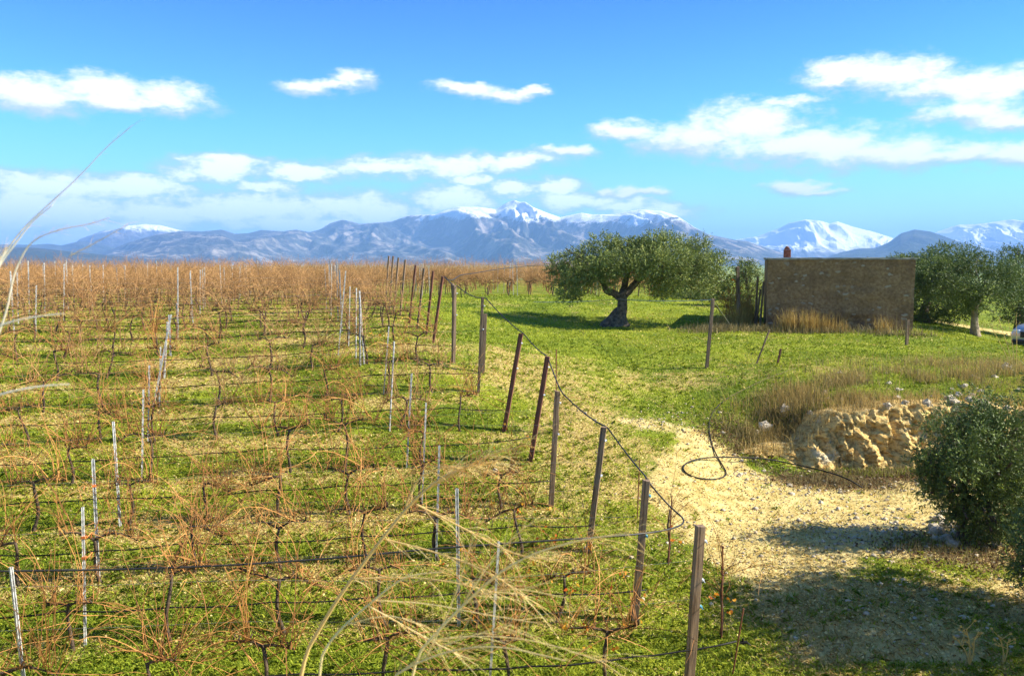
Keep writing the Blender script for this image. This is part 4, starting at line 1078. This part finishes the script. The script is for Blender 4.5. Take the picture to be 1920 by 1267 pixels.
grove(1565, 580, 48, [(1690,490,24,12,0),(1668,500,20,16,0),(1640,510,30,20,0)], [([(1660,575), (1660,550), (1662,520)], [.14, .12, .07])], 45, 'olive crown just showing over the hut roof at its right end')
# low dark thicket under the grove
grove(1300, 588, 45, [(1290,560,40,16,0),(1340,566,36,18,0),(1240,566,30,12,.5),(1370,560,26,20,0)], [([(1310,588), (1310,575), (1315,565)], [.06, .05, .03])], 46, 'low dark shrub beyond the big olive, left of the hut', mt='olive_dark')

# foreground olive bush on the right
def bush(cx_, cy_, lst, seed, lab, nper=680, leaf=.062, trunks=None, mt='olive_dark', name='olive_bush'):
    loc_ = Vector((cx_, cy_, gz(cx_, cy_)))
    bl_ = []
    for (px_, py_, rx_, rz_, dy) in lst:
        p = at(px_, py_, cy_+dy); k_ = (cy_+dy)/F; bl_.append((p.x-cx_, dy, p.z-loc_.z, rx_*k_, rx_*k_*.9, rz_*k_))
    tp_ = trunks or [([(0, 0, -.1), (.05, 0, .35), (.1, .05, .8)], [.09, .07, .05]), ([(.12, 0, -.1), (.3, 0, .4), (.5, 0, .9)], [.07, .05, .03])]
    return tree(name, loc_, tp_, bl_, nper, leaf, .17, seed, lab, mt, 'olive_bark', 'bush', nl=10, hollow=.35)
bush(7.55, 13.6, [(1800,800,52,44,0),(1850,790,60,50,.3),(1900,800,60,56,0),(1775,850,50,50,-.2),(1830,860,64,60,-.5),(1890,870,70,64,-.4),(1765,905,42,40,0),(1815,920,50,44,-.2),(1880,935,60,50,-.2),(1940,850,60,80,.1),(1945,940,60,60,0),(1910,975,50,36,.2),(1830,965,46,30,-.3),(1785,945,36,30,-.1),(1870,990,50,34,-.4),(1740,880,26,30,0),(1790,975,34,22,-.2),(1840,1000,40,20,-.3),(1755,930,34,30,-.2)],
     61, 'dense young olive bush at the right edge beside the earth cut', nper=1500)
bush(7.1, 10.6, [(1935,1020,32,42,0),(1955,1090,40,50,0),(1915,1070,18,24,0),(1970,1000,50,56,.3)], 62, 'overhanging olive twigs at the right edge, below the big bush', nper=1100)
# trees outside the frame on the right whose shade falls on the track
def shade_tree(x_, y_, h_, r_, seed, lab, nper=300, leaf=.10):
    loc_ = Vector((x_, y_, gz(x_, y_))); random.seed(seed)
    bl_ = [(random.uniform(-.6, .6)*r_, random.uniform(-.6, .6)*r_, h_-r_*.8+random.uniform(-.35, .45)*r_, r_*.5, r_*.5, r_*.42) for _ in range(9)]
    tree('olive_tree', loc_, [([(0, 0, -.1), (.1, 0, h_*.3), (0, .1, h_*.6)], [.2, .15, .1])], bl_, nper, leaf, .25, seed, lab, 'olive_dark', nl=9)
shade_tree(8.9, 10.4, 4.0, 1.75, 71, 'olive tree just beyond the right edge, nearest the camera', 520)
shade_tree(11.3, 9.6, 4.2, 1.9, 72, 'taller olive tree further right beyond the edge', 420)

# ------------------------------------------------------------------ dry grasses, reeds, weeds
def tuft(root_pts, hlo, hhi, wd, lean, mt_, name, lab, cat, kind=None, group=None, parent_loc=None, n_bend=5, seed=0, tlo=0, thi=1):
    """long bent blades: ribbon of n segments each"""
    r_ = np.random.default_rng(seed); P = np.asarray(root_pts, float); n_ = len(P)
    h_ = r_.uniform(hlo, hhi, n_); th = r_.random(n_)*2*np.pi; ln_ = np.abs(r_.normal(0, lean, n_)); sa_ = r_.random(n_)*2*np.pi
    W0 = np.stack([np.cos(sa_), np.sin(sa_), np.zeros(n_)], 1)*wd*.5*r_.uniform(.6, 1.4, (n_, 1))
    V_ = []
    for i in range(n_bend+1):
        q = i/n_bend; hor = ln_*q**1.7*h_
        c_ = P+np.stack([np.cos(th)*hor, np.sin(th)*hor, h_*(q-.35*np.minimum(ln_, 1.5)*q*q)], 1); ww = W0*(1-q*.85)
        V_.append(c_-ww); V_.append(c_+ww)
    V_ = np.stack(V_, 1).reshape(-1, 3); m_ = 2*(n_bend+1); b_ = np.arange(n_)[:, None]*m_; F_ = []
    for i in range(n_bend): F_.append(b_+np.array([[2*i, 2*i+1, 2*i+3, 2*i+2]]))
    F_ = np.concatenate(F_); t_ = np.repeat(tlo+(thi-tlo)*r_.random(n_), m_)
    if parent_loc is not None: V_ = V_-np.array(parent_loc)
    o = link(name, npmesh(name, V_, F_, t_), mat=M[mt_])
    if parent_loc is not None: o.location = parent_loc
    tag(o, lab, cat, group, kind); return o
# dry growth hanging on the cut face itself, thick at its left end
fi_ = rng.integers(0, nu, 5200); fj_ = rng.integers(4, nv-2, 5200)
fk_ = rng.random(5200) < np.clip(1.25-fi_/nu*3.4, .05, 1)*(.6+1.6*vnoise(fi_*.012, fj_*.03, .5, 91))
fp_ = V_face[fi_[fk_], fj_[fk_]]; fh_ = rng.random(len(fp_)) < .45
tuft(fp_[fh_], .06, .26, .010, .7, 'straw', 'dry_grass', 'dry grass hanging on the left part of the earth cut', 'grass', 'stuff', seed=41, thi=.5)
tuft(fp_[~fh_], .05, .22, .012, .8, 'dry_olive', 'weeds', 'brown weeds rooted in the face of the earth cut', 'weeds', 'stuff', seed=42)
# bank-top dry grass
x, y = region_pts([(7.2, 19.8, 1.6, .8, 3600), (9.2, 20.4, 2.2, 1.1, 4600), (12, 20.6, 2.4, 1.2, 3800), (6.2, 19.0, .8, .7, 1500), (10, 22.2, 3.5, 1.0, 3000), (8.3, 18.75, 1.6, .25, 1300), (13.5, 22.5, 2.5, 1.2, 1800)], 5)
rim_i = rng.integers(0, nu, 6500); ro_ = rng.uniform(-1.3, .02, 6500); bx_, by_ = cu[rim_i, 0], cu[rim_i, 1]
zr_ = hgt(bx_-nxn[rim_i]*1.0, by_-nyn[rim_i]*1.0)-.02; rp_ = np.stack([bx_+nxn[rim_i]*ro_, by_+nyn[rim_i]*ro_, zr_], 1)
rk_ = rng.random(6500) < .5+1.4*vnoise(rp_[:, 0], rp_[:, 1], .5, 77)+.5*(ro_ < -.3); rp_ = rp_[rk_]; hf_ = rng.random(len(rp_)) < .5
tuft(rp_[hf_], .08, .38, .010, .6, 'straw', 'dry_grass', 'dry grass hanging over the rim of the earth cut', 'grass', 'stuff', seed=31, thi=.6)
tuft(rp_[~hf_], .06, .3, .012, .7, 'dry_olive', 'dry_grass', 'brown weeds on the rim of the earth cut', 'weeds', 'stuff', seed=32)
sd_ = poly_sd(np.stack([x, y], 1), QUARRY); k_ = sd_ < -.7; x, y = x[k_], y[k_]; z = hgt(x, y)
nr_ = len(x); h1 = rng.random(nr_) < .45; cn_ = vnoise(x, y, .55, 41)+.6*vnoise(x, y, 1.6, 42); kk_ = cn_ > rng.normal(-.02, .16, nr_)
tuft(np.stack([x, y, z], 1)[h1 & kk_], .12, .50, .010, .5, 'straw', 'dry_grass', 'tall straw-coloured dry grass along the top of the earth bank', 'grass', 'stuff', seed=3, thi=.55)
tuft(np.stack([x, y, z], 1)[~h1 & kk_], .08, .34, .012, .5, 'dry_olive', 'dry_grass', 'olive-brown scrubby weeds along the top of the earth bank', 'weeds', 'stuff', seed=4)
# weeds at the foot of the cut and under the bush, and around the hut
x, y = region_pts([(6.4, 16.8, .9, .5, 1300), (8.2, 17.35, 1.4, .3, 1300), (7.4, 16.6, 1.0, .5, 700), (5.2, 19.2, .7, .6, 500), (7.0, 12.9, .9, .6, 900), (8.0, 10.4, 1.2, 1.1, 600), (4.9, 18.2, .5, .6, 400)], 6); z = hgt(x, y)
tuft(np.stack([x, y, z], 1), .05, .2, .012, .7, 'dry_olive', 'weeds', 'brown and olive weeds at the foot of the earth cut', 'weeds', 'stuff', seed=5)
x, y = region_pts([(5.0, 20.0, 1.2, .7, 900), (8.0, 17.3, 1.0, .3, 700), (7.1, 13.3, .8, .4, 500), (5.3, 18.8, .5, .4, 300)], 8); z = hgt(x, y)
tuft(np.stack([x, y, z], 1), .04, .13, .014, .7, 'grass', 'weeds', 'fresh green weeds around the sandy slope and earth cut', 'weeds', 'stuff', seed=6)
x, y = region_pts([(9.6, 31.2, 1.0, .3, 500), (11.8, 30.6, 2.2, .25, 700), (14.2, 30.0, 1.2, .25, 400), (8.0, 31.5, 1.2, .6, 1100), (16.6, 43, 3, .8, 1500), (18.5, 41, 3, .8, 1500)], 7); z = hgt(x, y)
tuft(np.stack([x, y, z], 1), .06, .38, .022, .6, 'dry_olive', 'weeds', 'dry brownish weeds along the foot of the stone hut', 'weeds', 'stuff', seed=7)
for i, (px_, py_, h_, n_, lab) in enumerate([(1400, 822, .34, 420, 'dark low scrub left of the white boulder'), (1462, 838, .36, 420, 'brown low scrub right of the white boulder'), (1445, 790, .3, 300, 'dark low scrub above the white boulder'), (1500, 818, .34, 380, 'brown scrub clump at the left end of the earth cut')]):
    p = ground_at(px_, py_, 14, 24); r_ = np.random.default_rng(i+150); xx = r_.normal(p.x, .22, n_); yy = r_.normal(p.y, .18, n_)
    tuft(np.stack([xx, yy, hgt(xx, yy)], 1), h_*.4, h_, .012, .7, 'dry_olive', 'low_scrub', lab, 'bush', None, 'low scrub left of the earth cut', parent_loc=(p.x, p.y, p.z), seed=i+160, thi=.6)
# individual dry clumps in front of and beside the hut
cl = [(1515,622,.95,260,'tall golden dry grass clump against the middle of the hut wall'),(1548,622,.85,200,'golden dry grass clump, second against the hut wall'),(1478,622,1.05,200,'dry grass clump near the left corner of the hut'),
      (1655,625,.75,120,'thin dry grass clump near the right end of the hut wall'),(1572,622,.6,120,'low dry grass clump at the centre foot of the hut'),(1400,600,1.3,420,'big straw clump left of the hut corner'),
      (1385,612,.9,300,'olive-brown dry clump left of the hut, beside the fence post'),(1350,615,.7,240,'low dry clump in front of the bare bush, left of the hut')]
for i, (px_, py_, h_, n_, lab) in enumerate(cl):
    p = ground_at(px_, py_, 24, 31.2 if px_ > 1430 else 34); r_ = np.random.default_rng(i+50)
    xx = r_.normal(p.x, .22, n_); yy = r_.normal(p.y, .15, n_); P_ = np.stack([xx, yy, hgt(xx, yy)], 1)
    tuft(P_, h_*.5, h_, .020, .35, 'straw', 'dry_grass_clump', lab, 'grass', None, 'dry grass clumps around the hut', parent_loc=(p.x, p.y, p.z), seed=i+60, thi=.5)
# bare bush with orange leaves next to the hut
p = ground_at(1372, 600, 28, 36); bb = empty('bare_bush', p); random.seed(88); mb = MB()
for _ in range(70): cane(mb, Vector((random.uniform(-.3, .3), random.uniform(-.3, .3), 0)), Vector((random.uniform(-.6, .6), random.uniform(-.4, .4), 1)), random.uniform(1.0, 2.3), .012, random.random(), 9, .5, .16, 2)
mb.build('branches', M['cane'], bb); leaf_cluster(bb, [(random.uniform(-.5, .5), random.uniform(-.3, .3), random.uniform(.7, 1.7)) for _ in range(26)], 3, .07, .07); tag(bb, 'tangled bare bush with a few orange leaves left of the hut', 'bush')
p = ground_at(1385, 610, 28, 34); root, L = box_post(p, at(1383, 500, p.y), .12, .12, 'wooden_post', 'wood_grey'); tag(root, 'dark upright post in the thicket left of the hut', 'post')
# dry thistle stalks at right
def weed_stalk(px_, py_, d, tops, lab):
    p = at(px_, py_, d); loc_ = Vector((p.x, p.y, gz(p.x, p.y))); root = empty('dry_weed', loc_); mb = MB(); hd = MB()
    for (a_, b_) in tops:
        e_ = at(a_, b_, d)-loc_; pts = smooth_path([Vector((0, 0, 0)), e_*.5+Vector((.03, 0, .02)), e_], 2); mb.tube(pts, [.010*(1-.5*i/len(pts)) for i in range(len(pts))], 5, .7)
        for _ in range(5):
            q = pts[random.randint(len(pts)//2, len(pts)-1)]; w_ = q+Vector((random.uniform(-.12, .12), 0, random.uniform(.02, .14))); mb.tube([q, w_], [.005, .003], 4, .8); mb.box(w_, (.02, .02, .025), None, .6)
    mb.build('stem', M['straw'], root); tag(root, lab, 'weed')
random.seed(90)
weed_stalk(1905, 690, 20.5, [(1872,598), (1858,612), (1891,606), (1905,590)], 'dry branching thistle stalks in front of the car')
weed_stalk(1816, 1262, 9.3, [(1800,1205), (1812,1180), (1826,1200)], 'dry upright weed at the lower right corner, left one')
weed_stalk(1880, 1262, 9.3, [(1872,1190), (1888,1205)], 'dry upright weed at the lower right corner, right one')

# ------------------------------------------------------------------ rocks
RK = [rock_mesh('rock', 20+i, 3, (1, .85, random.uniform(.6, .9)), .4) for i in range(8)]
RKW = [m_.copy() for m_ in RK[:3]]
for m_ in RK: m_.materials.append(M['rock'])
for m_ in RKW: m_.materials.append(M['rock_white'])
def rock(px_, py_, s_, lab=None, white=False, group='rocks on the earth bank', lo=9, hi=32, loc=None):
    p = loc if loc is not None else ground_at(px_, py_, lo, hi); me_ = random.choice(RKW if white else RK)
    o = link('rock', me_); o.location = (p.x, p.y, p.z+s_*.08); o.rotation_euler = (random.uniform(-.4, .4), random.uniform(-.4, .4), random.random()*6.28)
    o.scale = (s_, s_, s_); tag(o, lab or 'small pale rough rock half buried in the earth bank', 'rock', group)
random.seed(95)
rock(1434, 806, .17, 'white boulder standing on the sandy slope left of the earth cut', True)
rock(1418, 812, .09, 'smaller white stone beside the white boulder', True)
rock(1470, 768, .13, 'pale round stone in dry grass above the white boulder', True)
rock(1520, 790, .10, 'grey stone between the white boulder and the earth cut')
rock(1495, 858, .08, 'pale stone at the left foot of the earth cut')
rock(1388, 891, .06, 'small pale stone below the hose on the slope', True)
rock(928, 887, .06, 'small tan stone in the grass left of the fourth end post')
rock(1782, 752, .16, 'grey rock on the bank top, left of the bush crown')
rock(1887, 693, .17, 'pointed pale rock in the dry grass at the right', True)
for i, (q_, s_) in enumerate([(.50, .12), (.44, .11), (.56, .16), (.61, .10), (.39, .09), (.53, .09), (.34, .10), (.66, .12)]):
    i_ = int(q_*nu); bx_, by_ = cu[i_]; rock(0, 0, s_, loc=Vector((bx_-nxn[i_]*.16, by_-nyn[i_]*.16, gz(bx_-nxn[i_]*1.0, by_-nyn[i_]*1.0)-.02+(.10 if i == 5 else 0))), lab= ('squared tan stone on the middle of the cut rim', 'tan stone just left of the middle rim stone', 'largest squared stone on the rim of the cut', 'tan stone right of the largest rim stone', 'tan stone fourth from the right on the cut rim', 'small tan stone behind the middle rim stones', 'leftmost tan stone on the rim of the cut', 'rightmost tan rim stone, half behind the bush')[i], group='stones along the rim of the earth cut')
for _ in range(26):
    px_ = random.uniform(1540, 1915); py_ = 722+random.uniform(-22, 34)
    rock(px_, py_, random.choice((.04, .05, .06, .08, .1)), 'small pale rough rock on the grassy bank top', random.random() < .25, 'rocks on the earth bank')
for _ in range(34):
    rock(random.uniform(1735, 1870), random.uniform(965, 1030), random.choice((.05, .07, .09, .12)), 'grey stone in the rubble heap under the big bush', False, 'stones heaped under the bush', 8, 18)
for _ in range(30):
    rock(random.uniform(1400, 1720), random.uniform(885, 960) if random.random() < .6 else random.uniform(800, 880), random.choice((.03, .04, .05)), 'small loose stone on the slope below the earth cut', random.random() < .5, 'loose stones below the earth cut')

# ------------------------------------------------------------------ car
cl_ = ground_at(1893, 656, 30, 38)
ca_ = R(-62); cl_ = ground_at(1894, 656, 30, 44); cX = cl_.x+.85*math.cos(ca_)-2.0*math.sin(ca_); cY = cl_.y+.85*math.sin(ca_)+2.0*math.cos(ca_)
car = empty('parked_car', (cX, cY, gz(cX, cY)), ca_)
mpaint, t = mat('car_paint'); fin(t, (.50, .53, .58), .28, metal=.55)
mglass, t = mat('car_glass'); fin(t, (.03, .04, .05), .08)
mtyre, t = mat('car_tyre'); fin(t, (.015, .015, .016), .85)
mrim, t = mat('car_rim'); fin(t, (.45, .46, .48), .3, metal=.9)
mlamp, t = mat('car_lamp'); fin(t, (.75, .78, .82), .1)
mgr, t = mat('car_grille'); fin(t, (.02, .02, .025), .4)
def loft(secs, name, matl, parent, bevel=.0):
    """secs: list of (y, [(x,z),...]) rings, front at -y"""
    mb = MB(); n_ = len(secs[0][1])
    for (y_, ring_) in secs:
        for (x_, z_) in ring_: mb.v.append((x_, y_, z_)); mb.t.append(.5)
    for i in range(len(secs)-1):
        for e in range(n_):
            a_ = i*n_+e; b_ = i*n_+(e+1) % n_; mb.f.append((a_, b_, b_+n_, a_+n_))
    mb.f.append(tuple(range(n_-1, -1, -1))); mb.f.append(tuple((len(secs)-1)*n_+e for e in range(n_)))
    o = mb.build(name, matl, parent, True, bevel); return o
def ringb(w_, z0, z1, r_=.1):
    return [(-w_+r_, z0), (w_-r_, z0), (w_, z0+r_), (w_, z1-r_*1.3), (w_-r_*1.3, z1), (-w_+r_*1.3, z1), (-w_, z1-r_*1.3), (-w_, z0+r_)]
loft([(-2.12, ringb(.72, .36, .74, .08)), (-2.02, ringb(.83, .28, .86, .1)), (-1.7, ringb(.90, .24, .98)), (-.95, ringb(.92, .22, 1.06)), (.4, ringb(.93, .22, 1.08)), (1.7, ringb(.92, .24, 1.08)), (2.05, ringb(.86, .3, 1.02)), (2.15, ringb(.78, .38, .9, .08))], 'body', mpaint, car)
loft([(-.98, ringb(.78, 1.03, 1.10, .02)), (-.30, ringb(.70, 1.03, 1.60, .06)), (.3, ringb(.68, 1.03, 1.66, .06)), (1.3, ringb(.68, 1.03, 1.64, .06)), (2.0, ringb(.72, 1.03, 1.14, .03))], 'window', mglass, car)
loft([(-.22, ringb(.66, 1.60, 1.66, .02)), (.3, ringb(.66, 1.64, 1.70, .02)), (1.35, ringb(.65, 1.62, 1.68, .02))], 'roof', mpaint, car)
for sx_ in (-1, 1):
    for y_ in (-1.35, 1.3):
        mb = MB(); mb.tube([(sx_*.74, y_, .33), (sx_*.93, y_, .33)], [.33, .33], 24); wo_ = mb.build('wheel', mtyre, car, bevel=.03)
        mb = MB(); mb.tube([(sx_*.90, y_, .33), (sx_*.945, y_, .33)], [.2, .19], 16); mb.build('rim', mrim, wo_)
    mb = MB(); mb.box((sx_*.62, -2.01, .76), (.30, .16, .15), Matrix.Rotation(sx_*.35, 3, 'Z')); mb.build('headlight', mlamp, car, bevel=.03)
    mb = MB(); mb.box((sx_*.98, -.72, 1.12), (.18, .10, .13)); mb.build('mirror', mpaint, car, bevel=.03)
mb = MB()
for i in range(4): mb.box((0, -2.125, .60+.05*i), (.86, .03, .03))
mb.box((0, -2.105, .67), (.9, .03, .22)); mb.build('grille', mgr, car)
mb = MB(); mb.box((0, -2.10, .42), (1.46, .14, .12)); mb.build('bumper', mgr, car, bevel=.03)
mb = MB(); mb.box((0, -2.18, .44), (.5, .012, .11)); mb.build('number_plate', mlamp, car)
tag(car, 'silver car parked at the right edge beyond the meadow', 'car')

# ------------------------------------------------------------------ dry grass beside the photographer
def stalk(name, pts, r0, lab, plume=None, side=(), tn=.6, seed=1, pr=.05, start=.55):
    """pts: (px,py,d) along the stem from the root up; plume: feathery awns along the upper part"""
    random.seed(seed); P_ = [at(*q) for q in pts]
    base = P_[0].copy(); gzz = gz(base.x, base.y)
    if base.z > gzz: P_ = [Vector((base.x-.02, base.y-.04, gzz-.02))]+P_
    loc_ = P_[0].copy(); root = empty(name, loc_); P_ = smooth_path([p-loc_ for p in P_], 3); n_ = len(P_)
    mb = MB(); mb.tube(P_, [r0*(1-.75*i/n_) for i in range(n_)], 6, tn)
    for sd in side:
        q = [at(*a_)-loc_ for a_ in sd]; q = smooth_path(q, 2); mb.tube(q, [r0*.38*(1-.6*i/len(q)) for i in range(len(q))], 5, tn)
    mb.build('stem', M['pale_stem' if pts[0][0] < 30 else 'plume'], root, True)
    if plume:
        mb = MB(); tips = [P_[int(n_*start):]]+[smooth_path([at(*a_)-loc_ for a_ in sd], 2) for sd in side]
        for line in tips:
            for _ in range(plume):
                i = random.randrange(max(1, len(line)-1)); p = line[i].lerp(line[min(i+1, len(line)-1)], random.random())
                d = (line[min(i+1, len(line)-1)]-line[max(0, i-1)]).normalized(); d = (d+rv(.55)).normalized(); L = pr*random.uniform(.3, 1)
                mb.tube([p, p+d*L*.5+rv(.003), p+d*L+Vector((0, 0, -L*.15))], [r0*.12, r0*.09, r0*.04], 3, random.random(), False)
        mb.build('plume', M['plume'], root)
    tag(root, lab, 'dry grass', 'blurred dry grass stalks near the camera'); return root
stalk('grass_stalk', [(548,1270,1.75),(620,1140,1.72),(700,1030,1.7),(780,930,1.68),(850,880,1.66),(930,866,1.62)], .0055, 'long golden dry grass stalk bending up from the bottom centre', 26,
      [[(780,945,1.68),(870,990,1.66),(960,1040,1.6),(1050,1052,1.55)], [(720,1010,1.7),(820,1035,1.66),(920,1072,1.6),(985,1120,1.55)], [(660,1085,1.7),(800,1080,1.66),(930,1110,1.6)], [(800,918,1.68),(900,858,1.62),(985,834,1.56)], [(760,950,1.69),(790,880,1.68),(900,872,1.62)]], .3, 3, .10, .62)
stalk('grass_stalk', [(592,1255,1.5),(620,1195,1.5),(700,1125,1.5),(760,1078,1.48),(830,1072,1.45)], .0034, 'shorter pale dry grass stalk right of the long golden one', 22,
      [[(700,1125,1.5),(800,1130,1.47),(900,1150,1.42),(1010,1168,1.38)], [(690,1135,1.5),(790,1190,1.47),(860,1228,1.44)], [(650,1170,1.5),(730,1150,1.48),(790,1172,1.46)]], .9, 5, .10, .5)
stalk('grass_stalk', [(745,1268,1.35),(850,1150,1.33),(960,1050,1.3),(1090,1010,1.26),(1180,1000,1.22)], .0030, 'faint dry grass stalk arching right across the front row', 24,
      [[(880,1120,1.33),(960,1100,1.3),(1060,1120,1.26)], [(810,1200,1.34),(900,1190,1.3),(1010,1200,1.26),(1130,1240,1.2)], [(870,1130,1.32),(920,1050,1.3),(985,985,1.28)]], .85, 6, .12, .4)
stalk('grass_stalk', [(700,1290,1.3),(800,1230,1.28),(920,1205,1.24),(1060,1238,1.18)], .0026, 'low pale dry grass spray at the bottom edge', 24, [[(800,1230,1.28),(850,1130,1.28),(880,1030,1.26)], [(760,1250,1.3),(850,1200,1.28),(960,1170,1.24)]], .8, 7, .12, .3)
stalk('grass_stalk', [(-40,560,1.25),(0,488,1.25),(40,430,1.25),(95,380,1.25),(150,330,1.25),(200,275,1.25),(247,237,1.25)], .0016, 'tallest thin dry grass stalk against the sky at left', 8, [], .8, 8, .04, .6)
stalk('grass_stalk', [(-50,600,1.1),(-5,500,1.1),(30,455,1.1),(60,415,1.1),(98,385,1.1)], .0022, 'thick pale grass blade crossing the far left mountains', 6, [], 1.0, 9, .03, .6)
stalk('grass_stalk', [(-30,640,1.0),(-5,500,1.0),(10,470,1.0)], .0022, 'short pale grass blade at the very left edge', 14, [], .9, 10, .03, .5)
stalk('grass_stalk', [(-60,760,1.15),(10,600,1.15),(24,520,1.15),(38,485,1.15),(60,450,1.15),(110,430,1.15),(170,420,1.15),(205,408,1.15)], .0018, 'fine curved grass stem drooping over the left mountains', 12, [[(130,480,1.15),(180,455,1.15),(215,435,1.15),(240,421,1.15)]], .2, 12, .03, .6)
stalk('grass_stalk', [(-60,640,.95),(0,609,.95),(60,594,.95),(120,588,.95)], .0019, 'pale grass stem entering from the left above the vines', 20, [], .8, 13, .03, .5)
stalk('grass_stalk', [(-60,765,.95),(0,738,.95),(70,724,.95),(130,720,.95)], .0019, 'lower pale grass stem entering from the left', 20, [], .8, 14, .03, .5)
# dry grass cover on the photographer's bank (below the frame)
x = rng.uniform(-5, 5, 2500); y = rng.uniform(-1, 2.4, 2500); z = hgt(x, y); k_ = z < EYE-.5*y-.62
tuft(np.stack([x, y, z], 1)[k_], .08, .3, .006, .5, 'straw', 'dry_grass', 'dry grass on the bank under the camera', 'grass', 'stuff', seed=33)

# ------------------------------------------------------------------ air
mb = MB(); mb.box((0, 0, (1200-46)/2), (66000, 66000, 1200+46)); hz_ = mb.build('haze', None); tag(hz_, 'thin blue air haze over the whole valley', 'haze', kind='stuff')
m = bpy.data.materials.new('haze'); m.use_nodes = True; m.node_tree.nodes.clear(); t = NT(m.node_tree)
o_ = t.node('ShaderNodeOutputMaterial'); v = t.node('ShaderNodeVolumePrincipled'); v.inputs['Color'].default_value = (.27, .50, 1, 1); v.inputs['Density'].default_value = 7.5e-5; v.inputs['Anisotropy'].default_value = 0
t.l.new(v.outputs[0], o_.inputs['Volume']); hz_.data.materials.append(m)
sc.cycles.volume_bounces = 1
